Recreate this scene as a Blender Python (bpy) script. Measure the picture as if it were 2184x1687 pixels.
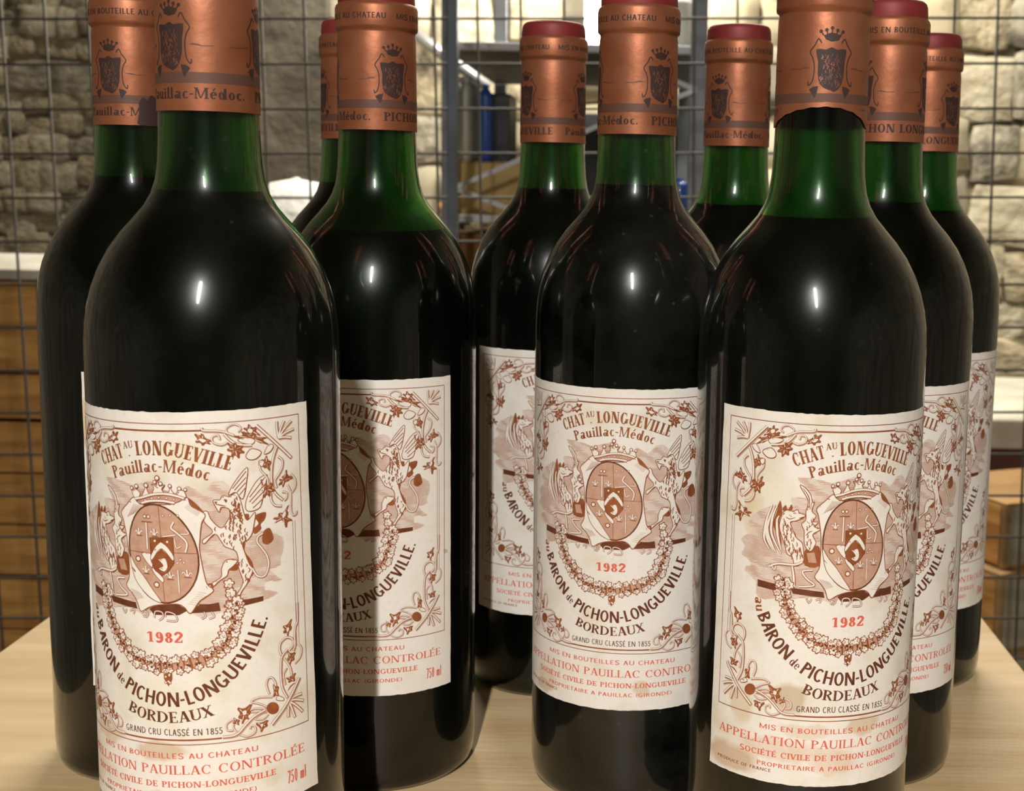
import bpy, bmesh, math, random
from mathutils import Vector, Matrix
from mathutils.geometry import tessellate_polygon
for o in list(bpy.data.objects): bpy.data.objects.remove(o)
S = bpy.context.scene
COL = S.collection
PI = math.pi
# ------------------------------------------------------------------ camera
ZT = 0.75                       # height of the table top above the floor
FPX, PITCH, ROLL, CAMH = 2827.11, 0.1407, 0.0205, 0.22784
PPX, PPY = 1363.99, 803.39      # optical centre in the 2184 x 1687 frame (the photo is cropped)
_dn = Vector((0, -math.sin(PITCH), -math.cos(PITCH)))
FWD = Vector((0, math.cos(PITCH), -math.sin(PITCH)))
RIGHT = Vector((1, 0, 0)) * math.cos(ROLL) - _dn * math.sin(ROLL)
DOWN = Vector((1, 0, 0)) * math.sin(ROLL) + _dn * math.cos(ROLL)
CAM = Vector((0, 0, ZT + CAMH))
cd = bpy.data.cameras.new('camera')
co = bpy.data.objects.new('camera', cd); COL.objects.link(co)
co.matrix_world = Matrix(((RIGHT.x, -DOWN.x, -FWD.x, CAM.x), (RIGHT.y, -DOWN.y, -FWD.y, CAM.y), (RIGHT.z, -DOWN.z, -FWD.z, CAM.z), (0, 0, 0, 1)))
cd.sensor_fit = 'HORIZONTAL'; cd.sensor_width = 36
cd.lens = FPX * 36 / 2184
cd.shift_x = -(PPX - 1092) / 2184; cd.shift_y = (PPY - 843.5) / 2184
cd.clip_start = 0.02; cd.clip_end = 30
cd.dof.use_dof = True; cd.dof.focus_distance = 0.43; cd.dof.aperture_fstop = 28
S.camera = co
# ------------------------------------------------------------------ world, lamps, exposure
w = bpy.data.worlds.new('world'); S.world = w; w.use_nodes = True
w.node_tree.nodes['Background'].inputs[0].default_value = (0.9, 0.92, 1, 1)
w.node_tree.nodes['Background'].inputs[1].default_value = 0.02
def area(name, loc, sx, sy, power, color, rot=(0, 0, 0)):
    l = bpy.data.lights.new(name, 'AREA'); l.shape = 'RECTANGLE'; l.size = sx; l.size_y = sy
    l.energy = power; l.color = color
    o = bpy.data.objects.new(name, l); o.location = loc; o.rotation_euler = rot; COL.objects.link(o); return o
area('ceiling_tube_over_table', (-0.050, -0.90, ZT + 0.94), 0.026, 0.70, 45.0, (1, 0.972, 0.94))
area('storeroom_fill', (0.02, 2.05, 2.25), 0.05, 1.2, 50.0, (1, 0.94, 0.84), (0, 0, PI / 2))  # unseen fill light, added to brighten the storeroom wall behind the mesh
S.view_settings.view_transform = 'Standard'; S.view_settings.look = 'None'
S.view_settings.exposure = 0.0; S.view_settings.gamma = 1.0
S.view_settings.use_curve_mapping = False
# ------------------------------------------------------------------ helpers
def at(x, y, Y):
    """photo pixel -> point on the vertical plane at distance Y"""
    d = RIGHT * ((x - PPX) / FPX) + DOWN * ((y - PPY) / FPX) + FWD
    return CAM + d * (Y / d.y)
def lin(h):
    c = [int(h[i:i + 2], 16) / 255 for i in (0, 2, 4)]
    return tuple(v / 12.92 if v <= 0.04045 else ((v + 0.055) / 1.055) ** 2.4 for v in c) + (1,)
def mat(name, color, rough=0.6, metal=0.0, noise=None, blotch=None, color2=None, bump=0.0, bscale=60, stretch=(1, 1, 1), coat=0, spec=0.5, contrast=(0.35, 0.65)):
    m = bpy.data.materials.new(name); m.use_nodes = True
    nt = m.node_tree; b = nt.nodes['Principled BSDF']
    c = lin(color) if isinstance(color, str) else color
    b.inputs['Base Color'].default_value = c; b.inputs['Roughness'].default_value = rough
    b.inputs['Metallic'].default_value = metal; b.inputs['Coat Weight'].default_value = coat
    b.inputs['Specular IOR Level'].default_value = spec
    if noise or bump:
        tc = nt.nodes.new('ShaderNodeTexCoord'); mp = nt.nodes.new('ShaderNodeMapping')
        mp.inputs['Scale'].default_value = stretch
        oi = nt.nodes.new('ShaderNodeObjectInfo'); ad = nt.nodes.new('ShaderNodeVectorMath'); ad.operation = 'ADD'
        nt.links.new(tc.outputs['Object'], mp.inputs['Vector'])
        cm = nt.nodes.new('ShaderNodeVectorMath'); cm.operation = 'SCALE'; cm.inputs[0].default_value = (3.1, 7.7, 5.3)
        nt.links.new(oi.outputs['Random'], cm.inputs['Scale'])
        nt.links.new(mp.outputs[0], ad.inputs[0]); nt.links.new(cm.outputs[0], ad.inputs[1])
    if noise:
        n = nt.nodes.new('ShaderNodeTexNoise'); n.inputs['Scale'].default_value = noise; n.inputs['Detail'].default_value = 6
        nt.links.new(ad.outputs[0], n.inputs['Vector'])
        r = nt.nodes.new('ShaderNodeValToRGB'); r.color_ramp.elements[0].position = contrast[0]; r.color_ramp.elements[1].position = contrast[1]
        r.color_ramp.elements[0].color = c; r.color_ramp.elements[1].color = lin(color2) if isinstance(color2, str) else color2
        nt.links.new(n.outputs['Fac'], r.inputs[0]); nt.links.new(r.outputs[0], b.inputs['Base Color'])
    if blotch:
        ge = nt.nodes.new('ShaderNodeNewGeometry'); nb = nt.nodes.new('ShaderNodeTexNoise'); nb.inputs['Scale'].default_value = blotch[0]; nb.inputs['Detail'].default_value = 7; nb.inputs['Roughness'].default_value = 0.62
        nt.links.new(ge.outputs['Position'], nb.inputs['Vector'])
        rb = nt.nodes.new('ShaderNodeValToRGB'); rb.color_ramp.elements[0].position = blotch[2]; rb.color_ramp.elements[1].position = blotch[3]
        rb.color_ramp.elements[0].color = (0, 0, 0, 1); rb.color_ramp.elements[1].color = (1, 1, 1, 1); nt.links.new(nb.outputs['Fac'], rb.inputs[0])
        mx = nt.nodes.new('ShaderNodeMix'); mx.data_type = 'RGBA'; nt.links.new(rb.outputs[0], mx.inputs[0]); nt.links.new(b.inputs['Base Color'].links[0].from_socket, mx.inputs[6]); mx.inputs[7].default_value = lin(blotch[1])
        nt.links.new(mx.outputs[2], b.inputs['Base Color'])
    if bump:
        n2 = nt.nodes.new('ShaderNodeTexNoise'); n2.inputs['Scale'].default_value = bscale; n2.inputs['Detail'].default_value = 5
        nt.links.new(ad.outputs[0], n2.inputs['Vector'])
        bp = nt.nodes.new('ShaderNodeBump'); bp.inputs['Strength'].default_value = bump; bp.inputs['Distance'].default_value = 0.01
        nt.links.new(n2.outputs['Fac'], bp.inputs['Height']); nt.links.new(bp.outputs[0], b.inputs['Normal'])
    return m
def obj(name, me, m=None, parent=None, loc=None, rot=None):
    o = bpy.data.objects.new(name, me); COL.objects.link(o)
    if m is not None and not me.materials: me.materials.append(m)
    if parent: o.parent = parent
    if loc is not None: o.location = loc
    if rot is not None: o.rotation_euler = rot
    return o
def tag(o, label=None, cat=None, group=None, kind=None):
    if label: o['label'] = label
    if cat: o['category'] = cat
    if group: o['group'] = group
    if kind: o['kind'] = kind
    return o
def empty(name, loc=(0, 0, 0), rz=0):
    o = bpy.data.objects.new(name, None); COL.objects.link(o); o.location = loc; o.rotation_euler = (0, 0, rz); o.empty_display_size = 0.02
    return o
def mesh(name, verts, faces, smooth=False):
    me = bpy.data.meshes.new(name); me.from_pydata(verts, [], faces); me.update()
    if smooth: me.shade_smooth()
    return me
def bm_mesh(name, bm, smooth=False):
    me = bpy.data.meshes.new(name); bm.to_mesh(me); bm.free()
    if smooth: me.shade_smooth()
    return me
def box(name, x0, x1, y0, y1, z0, z1, bevel=0.0, seg=2):
    bm = bmesh.new(); bmesh.ops.create_cube(bm, size=1)
    for v in bm.verts: v.co = Vector(((x0 + x1) / 2 + v.co.x * (x1 - x0), (y0 + y1) / 2 + v.co.y * (y1 - y0), (z0 + z1) / 2 + v.co.z * (z1 - z0)))
    if bevel: bmesh.ops.bevel(bm, geom=bm.edges[:], offset=bevel, segments=seg, affect='EDGES', profile=0.5)
    return bm_mesh(name, bm)
def tube(name, pts, r, seg=8, smooth=True):
    pts = [Vector(p) for p in pts]; V = []; F = []
    up = Vector((0, 0, 1))
    for i, p in enumerate(pts):
        t = (pts[min(i + 1, len(pts) - 1)] - pts[max(i - 1, 0)]).normalized()
        a = t.cross(up if abs(t.z) < 0.9 else Vector((1, 0, 0))).normalized(); b = t.cross(a)
        for k in range(seg): V.append(p + (a * math.cos(2 * PI * k / seg) + b * math.sin(2 * PI * k / seg)) * r)
    n = len(pts)
    for i in range(n - 1):
        for k in range(seg): F.append((i * seg + k, i * seg + (k + 1) % seg, (i + 1) * seg + (k + 1) % seg, (i + 1) * seg + k))
    F.append(tuple(range(seg))); F.append(tuple((n - 1) * seg + k for k in range(seg)))
    me = mesh(name, V, F, smooth); bm = bmesh.new(); bm.from_mesh(me); bmesh.ops.recalc_face_normals(bm, faces=bm.faces[:]); bm.to_mesh(me); bm.free(); return me
def lathe(name, prof, seg=96, smooth=True):
    """closed profile list of (r, z); r = 0 points become poles"""
    V = []; F = []; rings = []
    for r, z in prof:
        if r < 1e-6: rings.append([len(V)]); V.append((0, 0, z))
        else:
            rings.append(list(range(len(V), len(V) + seg)))
            for k in range(seg):
                a = 2 * PI * k / seg; V.append((r * math.sin(a), -r * math.cos(a), z))
    for A, B in zip(rings, rings[1:]):
        for k in range(seg):
            k2 = (k + 1) % seg
            if len(A) == 1 and len(B) == 1: continue
            if len(A) == 1: F.append((A[0], B[k2], B[k]))
            elif len(B) == 1: F.append((A[k], A[k2], B[0]))
            else: F.append((A[k], A[k2], B[k2], B[k]))
    me = mesh(name, V, F, smooth); bm = bmesh.new(); bm.from_mesh(me); bmesh.ops.recalc_face_normals(bm, faces=bm.faces[:]); bm.to_mesh(me); bm.free()
    if smooth: me.shade_smooth()
    return me
def lump(name, sx, sy, sz, seed, sub=2, amp=0.12):
    """rounded irregular block, unit-ish size"""
    rnd = random.Random(seed); bm = bmesh.new(); bmesh.ops.create_cube(bm, size=1)
    bmesh.ops.subdivide_edges(bm, edges=bm.edges[:], cuts=sub, use_grid_fill=True)
    for v in bm.verts:
        d = v.co.normalized() * 0.62
        v.co = v.co.lerp(d, 0.13) * (1 + rnd.uniform(-amp, amp)); v.co = Vector((v.co.x * sx, v.co.y * sy, v.co.z * sz))
    return bm_mesh(name, bm, True)
# ------------------------------------------------------------------ room
M_wall = mat('rubble_mortar', 'b3a78b', 0.95, noise=13, color2='6a604c', bump=1.0, bscale=26, blotch=(5, '3f392d', 0.54, 0.66))
M_stone = [mat('stone_cream', 'd8cdb0', 0.9, noise=3, color2='a79b7e', bump=0.7, bscale=5, contrast=(0.42, 0.68), blotch=(7, '4e4736', 0.56, 0.68)),
           mat('stone_buff', 'cbbd9c', 0.9, noise=4, color2='9a8d70', bump=0.7, bscale=6, contrast=(0.4, 0.66), blotch=(7, '4e4736', 0.55, 0.68)),
           mat('stone_grey', 'b9b099', 0.9, noise=4, color2='82796a', bump=0.7, bscale=5, contrast=(0.42, 0.7), blotch=(7, '463f31', 0.54, 0.66))]
M_plaster = mat('old_plaster', '938a78', 0.95, noise=7, color2='686052', bump=0.5, bscale=25)
M_ceil = mat('ceiling_plaster', '8d8574', 0.95, noise=5, color2='6f6757')
M_floor = mat('cellar_floor', '5f574b', 0.9, noise=12, color2='3f3a32', bump=0.3, bscale=50)
XL, XR, YB, YF, HC = -1.75, 1.35, 2.62, -4.6, 2.35
def struct(name, me, m): return tag(obj(name, me, m), kind='structure')
struct('floor', box('floor', XL, XR, YF, YB, -0.1, 0), M_floor)
struct('ceiling', box('ceiling', XL, XR, YF, YB, HC, HC + 0.1), M_ceil)
wall_back = struct('wall_back', box('wall_back', XL, XR, YB, YB + 0.2, 0, HC), M_wall)
struct('wall_left', box('wall_left', XL - 0.15, XL, YF, YB, 0, HC), M_plaster)
struct('wall_right', box('wall_right', XR, XR + 0.15, YF, YB, 0, HC), M_plaster)
struct('wall_front', box('wall_front', XL, XR, YF - 0.15, YF, 0, HC), M_plaster)
pa, pb = at(540, 300, 2.25), at(712, 300, 2.25)
struct('wall_pier', box('wall_pier', pa.x, pb.x, 2.25, YB, 0, HC, 0.01), M_plaster)
rnd = random.Random(7)
lumps = [lump('stone', 1, 1, 1, 40 + i, 2, 0.10) for i in range(9)]
cells = []
def course(x0, x1, hmin, hmax, wmin, wmax):
    z = 0.45
    while z < 1.95:
        h = rnd.uniform(hmin, hmax); x = x0 + rnd.uniform(0, wmin)
        while x < x1 - 0.03:
            wd = rnd.uniform(wmin, wmax); hh = h * rnd.uniform(0.85, 1.12)
            cells.append((x + wd / 2, z + h / 2 + rnd.uniform(-0.12, 0.12) * h, wd * 1.0, hh)); x += wd
        z += h
course(XL, -0.86, 0.034, 0.06, 0.035, 0.085)
course(-0.86, XR, 0.07, 0.13, 0.08, 0.18)
def px(P):
    d = P - CAM; q = d.dot(FWD); return PPX + FPX * d.dot(RIGHT) / q, PPY + FPX * d.dot(DOWN) / q
def shown(c):
    u, v = px(Vector((c[0], YB, c[1])))
    for a0, a1, b0, b1 in ((-60, 230, -60, 620), (520, 720, -60, 420), (860, 1140, -60, 330), (1420, 1540, -60, 330), (2010, 2240, -60, 960)):
        if a0 < u < a1 and b0 < v < b1: return 0
    return 1
cells.sort(key=shown)
rest = []
for i, (x, zz, wd, hh) in enumerate(cells):
    k = rnd.randrange(9); dep = rnd.uniform(0.015, 0.04); rz = rnd.uniform(-0.12, 0.12); mi = rnd.choice((0, 0, 1, 1, 2))
    if i < 290:
        o = bpy.data.objects.new('stone', lumps[k]); COL.objects.link(o)
        o.parent = wall_back; o.location = (x, YB, zz); o.scale = (wd, dep, hh); o.rotation_euler = (0, rz, 0)
        if not lumps[k].materials: lumps[k].materials.append(M_stone[0])
        o.material_slots[0].link = 'OBJECT'; o.material_slots[0].material = M_stone[mi]
    else: rest.append((x, zz, wd, hh, dep, rz, k, mi))
V = []; F = []; MI = []
for x, zz, wd, hh, dep, rz, k, mi in rest:
    T = Matrix.Translation((x, YB, zz)) @ Matrix.Rotation(rz, 4, 'Y') @ Matrix.Diagonal((wd, dep, hh, 1)); n0 = len(V)
    V += [T @ v.co for v in lumps[k].vertices]
    for p in lumps[k].polygons: F.append([n0 + j for j in p.vertices]); MI.append(mi)
me = mesh('stones', V, F, True)
for m in M_stone: me.materials.append(m)
me.polygons.foreach_set('material_index', MI)
tag(obj('distant_stones', me, None, wall_back), kind='stuff')
# ------------------------------------------------------------------ table
M_ply = mat('birch_plywood', 'd9bf93', 0.55, noise=5, color2='c3a170', stretch=(1.2, 11, 4), bump=0.06, bscale=30, contrast=(0.3, 0.75))
M_leg = mat('pine_leg', '9c7b4e', 0.6, noise=6, color2='7d5f3a', stretch=(8, 8, 1))
tb = empty('work_table', (-0.0585, 0.32, 0))
tag(tb, 'small light plywood table that carries all the wine bottles', 'table')
TX0, TX1, TY0, TY1 = -0.307, 0.190, 0.02, 0.80
def tpart(name, a, m): return obj(name, box(name, a[0] + 0.0585, a[1] + 0.0585, a[2] - 0.32, a[3] - 0.32, a[4], a[5], a[6]), m, tb)
tpart('tabletop', (TX0, TX1, TY0, TY1, ZT - 0.025, ZT, 0.0015), M_ply)
for lx in (TX0 + 0.02, TX1 - 0.07):
    for ly in (TY0 + 0.02, TY1 - 0.07): tpart('leg', (lx, lx + 0.05, ly, ly + 0.05, 0, ZT - 0.025, 0.003), M_leg)
tpart('apron', (TX0 + 0.03, TX1 - 0.03, TY0 + 0.03, TY0 + 0.05, ZT - 0.10, ZT - 0.025, 0.001), M_leg)
tpart('apron', (TX0 + 0.03, TX1 - 0.03, TY1 - 0.05, TY1 - 0.03, ZT - 0.10, ZT - 0.025, 0.001), M_leg)
# ------------------------------------------------------------------ wire cage panel
M_wire = mat('galvanised_wire', '66635a', 0.55, 0.3)
M_post = mat('grey_steel', '6b7078', 0.5, 0.35, noise=30, color2='5a5e64')
cage = empty('wire_mesh_panel', (0, 1.5, 0)); tag(cage, 'galvanised square wire mesh panel closing off the storeroom behind the bottles', 'wire mesh')
cage.rotation_euler = (0, 0, 0)
z0w, z1w, x0w, x1w = -0.72, 0.80, -1.30, 1.0
TILT = 0.021
vw = tube('vertical_wire', [(0, 0, z0w), (0, 0, z1w)], 0.0016, 6); hw = tube('horizontal_wire', [(x0w, 0, 0), (x1w, 0, 0)], 0.0016, 6)
cT, sT = math.cos(TILT), math.sin(TILT)
for k in range(-25, 23):
    x = -0.0825 + 0.04775 * k
    if x0w <= x <= x1w: obj('vertical_wire', vw, M_wire, cage, (x * cT, 0.0016, ZT + x * sT), (0, -TILT, 0))
for k in range(-24, 8):
    z = 0.4135 + 0.0488 * k
    obj('horizontal_wire', hw, M_wire, cage, (-z * sT, -0.0016, ZT + z * cT), (0, -TILT, 0))
pt, pq = at(965, 0, 1.47), at(978, 540, 1.47)
obj('upright_post', box('upright_post', pt.x - 0.0053, pt.x + 0.0053, -0.034, -0.024, -0.0, 1.6, 0.001), M_post, cage)
obj('upright_post', box('upright_post', -1.30, -1.285, -0.034, -0.024, 0, 1.6, 0.001), M_post, cage)
obj('upright_post', box('upright_post', 0.985, 1.0, -0.034, -0.024, 0, 1.6, 0.001), M_post, cage)
for zz in (0.02, 1.585): obj('frame_rail', box('frame_rail', -1.30, 1.0, -0.024, -0.004, zz - 0.01, zz + 0.01, 0.001), M_post, cage)
# ------------------------------------------------------------------ storage rack behind the mesh
M_rack = mat('painted_rack', '8b8f92', 0.45, 0.3, noise=20, color2='7a7d80')
M_dark = mat('rack_panel', '4a4d4e', 0.6, 0.2, noise=8, color2='38393a')
M_whiteb = mat('white_melamine', 'e6e7ea', 0.45)
ZS1 = at(1200, 100, 1.75).z; ZS2 = at(1030, 467, 1.75).z
rack = empty('storage_rack', (-0.09, 2.05, 0)); tag(rack, 'grey metal storage rack with pale shelf boards behind the wire mesh', 'rack')
def rpart(name, a, m): return obj(name, box(name, a[0] + 0.09, a[1] + 0.09, a[2] - 2.05, a[3] - 2.05, a[4], a[5], 0.0012), m, rack)
RX0, RX1 = -0.262, 0.078
for zz in (ZS1, ZS2, 0.55):
    rpart('shelf_board', (RX0, RX1, 1.77, 2.34, zz - 0.005, zz + 0.003), M_dark)
    rpart('shelf_edge', (RX0, RX1, 1.755, 1.769, zz - 0.005, zz + 0.005), M_whiteb)
for xx in (RX0, RX1 - 0.021):
    rpart('upright', (xx, xx + 0.021, 1.735, 1.754, 0, 1.62), M_rack); rpart('upright', (xx, xx + 0.021, 2.342, 2.358, 0, 1.62), M_rack)
rpart('back_panel', (RX0 + 0.09, RX1, 2.36, 2.368, ZS2 + 0.02, ZS1 - 0.05), M_dark)
def strap(p0, p1, wd, name='cross_brace', m=M_whiteb):
    p0, p1 = Vector(p0), Vector(p1); d = (p1 - p0); L = d.length; ang = math.atan2(d.z, d.x)
    return obj(name, box(name, 0, L, -0.001, 0.001, -wd / 2, wd / 2), m, rack, (p0.x + 0.09, p0.y - 2.05, p0.z), (0, -ang, math.atan2(d.y, math.hypot(d.x, d.z)) * 0))
strap(at(962, 404, 1.72), at(1290, 262, 1.72), 0.006); strap(at(962, 398, 1.725), at(1260, 512, 1.725), 0.006)
strap(at(1484, 190, 1.72), at(1300, 120, 1.72), 0.006); strap(at(1484, 192, 1.725), at(1300, 262, 1.725), 0.006)
M_pipe = mat('aluminium', 'b9bcc0', 0.35, 0.7)
pp = at(957, 125, 2.50); pe = empty('metal_pipe', (pp.x, YB, pp.z))
obj('pipe', tube('pipe', [at(872, 62, 2.50) - Vector((pp.x, YB, pp.z)), at(1042, 188, 2.50) - Vector((pp.x, YB, pp.z))], 0.011, 12), M_pipe, pe)
for q in (at(890, 75, 2.50), at(1020, 172, 2.50)): obj('wall_bracket', tube('wall_bracket', [q - Vector((pp.x, YB, pp.z)), Vector((q.x - pp.x, 0.01, q.z - pp.z))], 0.006, 8), M_pipe, pe)
tag(pe, 'shiny aluminium pipe slanting across the stone wall', 'pipe')
M_tubeg = bpy.data.materials.new('lit_tube'); M_tubeg.use_nodes = True
bs = M_tubeg.node_tree.nodes['Principled BSDF']; bs.inputs['Emission Color'].default_value = (1, 0.96, 0.88, 1); bs.inputs['Emission Strength'].default_value = 80
lp = at(1270, 93, 2.47)
lamp = empty('wall_lamp', (lp.x, 2.47, lp.z)); tag(lamp, 'glowing upright fluorescent tube on the stone wall', 'lamp')
obj('tube', lathe('tube', [(0, 0.0), (0.008, 0.001), (0.0125, 0.008), (0.013, 0.02), (0.013, 0.55), (0, 0.555)], 24), M_tubeg, lamp)
obj('backplate', box('backplate', -0.022, 0.022, 0.03, 0.05, -0.05, 0.60, 0.003), M_whiteb, lamp)
obj('end_cap', lathe('end_cap', [(0, 0.552), (0.015, 0.553), (0.015, 0.58), (0, 0.581)], 20), M_whiteb, lamp)
obj('bracket', box('bracket', -0.006, 0.006, 0.0, 0.032, 0.555, 0.575, 0.001), M_whiteb, lamp)
obj('bracket', box('bracket', -0.006, 0.006, 0.012, 0.032, 0.03, 0.045, 0.001), M_whiteb, lamp)
# things on the rack
M_blue = mat('blue_plastic', '2453a8', 0.35, coat=0.3); M_black = mat('black_plastic', '17181a', 0.4)
M_whitep = mat('white_plastic', 'dcdcd2', 0.4); M_card = mat('cardboard', 'd9b878', 0.85, noise=9, color2='bd9654'); M_brown = mat('brown_card', '9a6b38', 0.85, noise=8, color2='79502a')
def jug(name, p, r, h, m, label, cat, cap=None, sh=0.82):
    e = empty(name, p); tag(e, label, cat)
    obj('body', lathe('body', [(0, 0), (r * 0.93, 0), (r, 0.006), (r, h * sh), (r * 0.94, h * (sh + 0.05)), (r * 0.6, h * (sh + 0.11)), (r * 0.42, h * (sh + 0.12)), (0, h * (sh + 0.12))], 32), m, e)
    obj('cap', lathe('cap', [(0, h * (sh + 0.118)), (r * 0.46, h * (sh + 0.12)), (r * 0.46, h), (0, h)], 24), cap or m, e)
    return e
def carton(name, x0, x1, y0, y1, z0, z1, m, label, flap=True, cat='box', rz=0):
    cx, cy = (x0 + x1) / 2, (y0 + y1) / 2; e = empty(name, (cx, cy, z0), rz); tag(e, label, cat); hx, hy, h = (x1 - x0) / 2, (y1 - y0) / 2, z1 - z0
    obj('body', box('body', -hx, hx, -hy, hy, 0, h - 0.002, 0.0015), m, e)
    obj('flap', box('flap', -hx, -0.0006, -hy, hy, h - 0.002, h, 0.0004), m, e); obj('flap', box('flap', 0.0006, hx, -hy, hy, h - 0.002, h, 0.0004), m, e)
    if flap: obj('tape', box('tape', -0.012, 0.012, -hy - 0.0004, hy, h, h + 0.0005), M_tape, e)
    return e
M_tape = mat('packing_tape', 'c9a25c', 0.3)
zb2 = ZS2 + 0.003
b0, b1 = at(972, 345, 1.84), at(1150, 455, 1.84)
carton('carton', b0.x, b1.x + 0.02, 1.80, 2.0, zb2 + 0.0006, b0.z, M_card, 'pale cardboard carton on the lower rack shelf behind cross braces')
zb3 = b0.z + 0.0008
q0, q1 = at(966, 190, 1.86), at(1021, 335, 1.86)
jug('white_canister', ((q0.x + q1.x) / 2 - 0.004, 1.87, zb3), 0.024, 0.115, M_whitep, 'white plastic canister on the carton beside the blue bottle', 'canister')
q0, q1 = at(1020, 184, 1.85), at(1047, 335, 1.85)
jug('blue_bottle', ((q0.x + q1.x) / 2 + 0.002, 1.845, zb3), 0.0095, 0.104, M_blue, 'narrow blue plastic bottle with blue cap on the carton', 'bottle', M_blue)
q0, q1 = at(1049, 200, 1.86), at(1088, 335, 1.86)
carton('black_case', q0.x, q1.x, 1.85, 1.95, zb3, q0.z, M_black, 'black case standing on the carton beside the blue bottle', False, 'case')
zb4 = ZS1 + 0.003
q0, q1 = at(1448, 40, 1.80), at(1477, 107, 1.80)
jug('white_tub', ((q0.x + q1.x) / 2 - 0.006, 1.82, zb4 + 0.0005), 0.016, 0.075, M_whitep, 'white plastic tub on the upper rack shelf by its upright', 'tub')
# things low on the rack
q0, q1 = at(990, 485, 1.84), at(1036, 515, 1.84)
carton('brown_carton', q0.x - 0.02, q1.x, 1.80, 1.93, 0.555, ZS2 - 0.02, M_brown, 'brown cardboard carton under the lower rack shelf')
q0 = at(1462, 400, 1.82)
jug('blue_canister', (q0.x - 0.008, 1.84, zb2 + 0.0005), 0.016, 0.055, M_blue, 'short blue canister on the lower rack shelf by the upright', 'canister', M_blue)
jug('black_canister', (q0.x - 0.046, 1.90, zb2 + 0.0005), 0.020, 0.16, M_black, 'tall black canister on the lower rack shelf behind the blue one', 'canister', M_black)
# black strap hanging on the wall
st = at(1083, 85, 2.52); tag(obj('black_strap', box('black_strap', -0.0045, 0.0045, -0.002, 0.002, 0, 0.55, 0.0005), M_black, None, (st.x, 2.52, st.z)), 'thin black strap hanging on the stone wall above the rack', 'strap')
# white sack in front of the pier
sk = at(628, 380, 2.05); e = empty('white_sack', (sk.x, 2.06, 0)); tag(e, 'full white sack standing in front of the plaster pier', 'sack')
bm = bmesh.new(); bmesh.ops.create_uvsphere(bm, u_segments=28, v_segments=18, radius=1)
hs = sk.z
for v in bm.verts:
    c = v.co; s = 1 + 0.05 * math.sin(5 * math.atan2(c.y, c.x)) * (1 - abs(c.z))
    zz = c.z; rr = (1 - abs(zz) ** 3.2) ** (1 / 3.2) / max(1e-4, math.hypot(c.x, c.y)) if abs(zz) < 0.999 else 0
    v.co = Vector((c.x * rr * 0.10 * s, c.y * rr * 0.09 * s, hs / 2 + zz * hs / 2))
obj('sack_body', bm_mesh('sack_body', bm, True), mat('woven_white', 'e4e2da', 0.8, bump=0.4, bscale=60), e)
obj('tie', lathe('tie', [(0.0, hs - 0.004), (0.007, hs - 0.003), (0.005, hs + 0.001), (0, hs + 0.0015)], 18), M_whitep, e)
# small white bottle with an amber foot
q = at(946, 440, 2.40)
sp = empty('spray_bottle', (q.x, 2.40, q.z - 0.012)); tag(sp, 'slim white bottle with amber liquid standing on a wooden stool', 'bottle')
obj('body', lathe('body', [(0, 0.018), (0.0072, 0.018), (0.0068, 0.06), (0.004, 0.072), (0, 0.073)], 20), M_whitep, sp)
obj('amber_base', lathe('amber_base', [(0, 0), (0.0075, 0.0), (0.0078, 0.018), (0, 0.0179)], 20), mat('amber', 'e0a860', 0.3), sp)
stool = empty('stool', (q.x, 2.40, 0)); tag(stool, 'dark wooden stool behind the wire mesh under a slim white bottle', 'stool')
M_dwood = mat('dark_wood', '5d4128', 0.6, noise=6, color2='3f2b1a', stretch=(1, 1, 6))
zs = q.z - 0.0125
obj('seat', lathe('seat', [(0, zs - 0.02), (0.048, zs - 0.02), (0.05, zs - 0.01), (0.048, zs), (0, zs)], 28), M_dwood, stool)
for k in range(3): a = k * 2.1 + 0.4; obj('leg', tube('leg', [(0.03 * math.cos(a), 0.03 * math.sin(a), zs - 0.02), (0.05 * math.cos(a), 0.05 * math.sin(a), 0)], 0.009, 8), M_dwood, stool)
# ------------------------------------------------------------------ wooden crates left
M_crate = mat('crate_pine', 'dfa65a', 0.7, noise=5, color2='b67d3c', stretch=(2, 2, 14), bump=0.15, bscale=40)
M_crate2 = mat('crate_pine_dark', '9a6a34', 0.75, noise=5, color2='744c25', stretch=(2, 2, 14), bump=0.15, bscale=40)
def crate(x1, y0, z0, z1, wx, dy, label, lid=None, rz=0):
    e = empty('wooden_crate', (x1 - wx / 2, y0 + dy / 2, z0), rz); tag(e, label, 'crate', 'stacked wooden crates')
    h = z1 - z0; t = 0.009; hx, hy = wx / 2, dy / 2
    n = 3
    for i in range(n):
        za, zb = h * i / n + 0.001, h * (i + 1) / n - 0.002
        for s in (-1, 1):
            obj('slat', box('slat', -hx, hx, s * hy - t / 2, s * hy + t / 2, za, zb, 0.0008), M_crate, e)
            obj('slat', box('slat', s * hx - t / 2, s * hx + t / 2, -hy + t, hy - t, za, zb, 0.0008), M_crate, e)
    for sx in (-1, 1):
        for sy in (-1, 1): obj('corner_post', box('corner_post', sx * (hx - 0.014) - 0.01, sx * (hx - 0.014) + 0.01, sy * (hy - 0.014) - 0.009, sy * (hy - 0.014) + 0.009, 0.001, h - 0.003), M_crate2, e)
    for sx in (-0.75, 0.8): obj('cleat', box('cleat', sx * hx - 0.016, sx * hx + 0.016, -hy - t / 2 - 0.006, -hy - t / 2, 0.001, h - 0.003, 0.001), M_crate2 if sx > 0 else M_crate, e)
    obj('floor_board', box('floor_board', -hx + t, hx - t, -hy + t, hy - t, 0.001, 0.009), M_crate2, e)
    if lid: obj('lid', box('lid', -hx - 0.006, hx + 0.006, -hy - 0.006, hy + 0.006, h, h + 0.014, 0.002), lid, e)
    return e
ct, cb = at(60, 597, 1.70), at(60, 895, 1.70)
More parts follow.
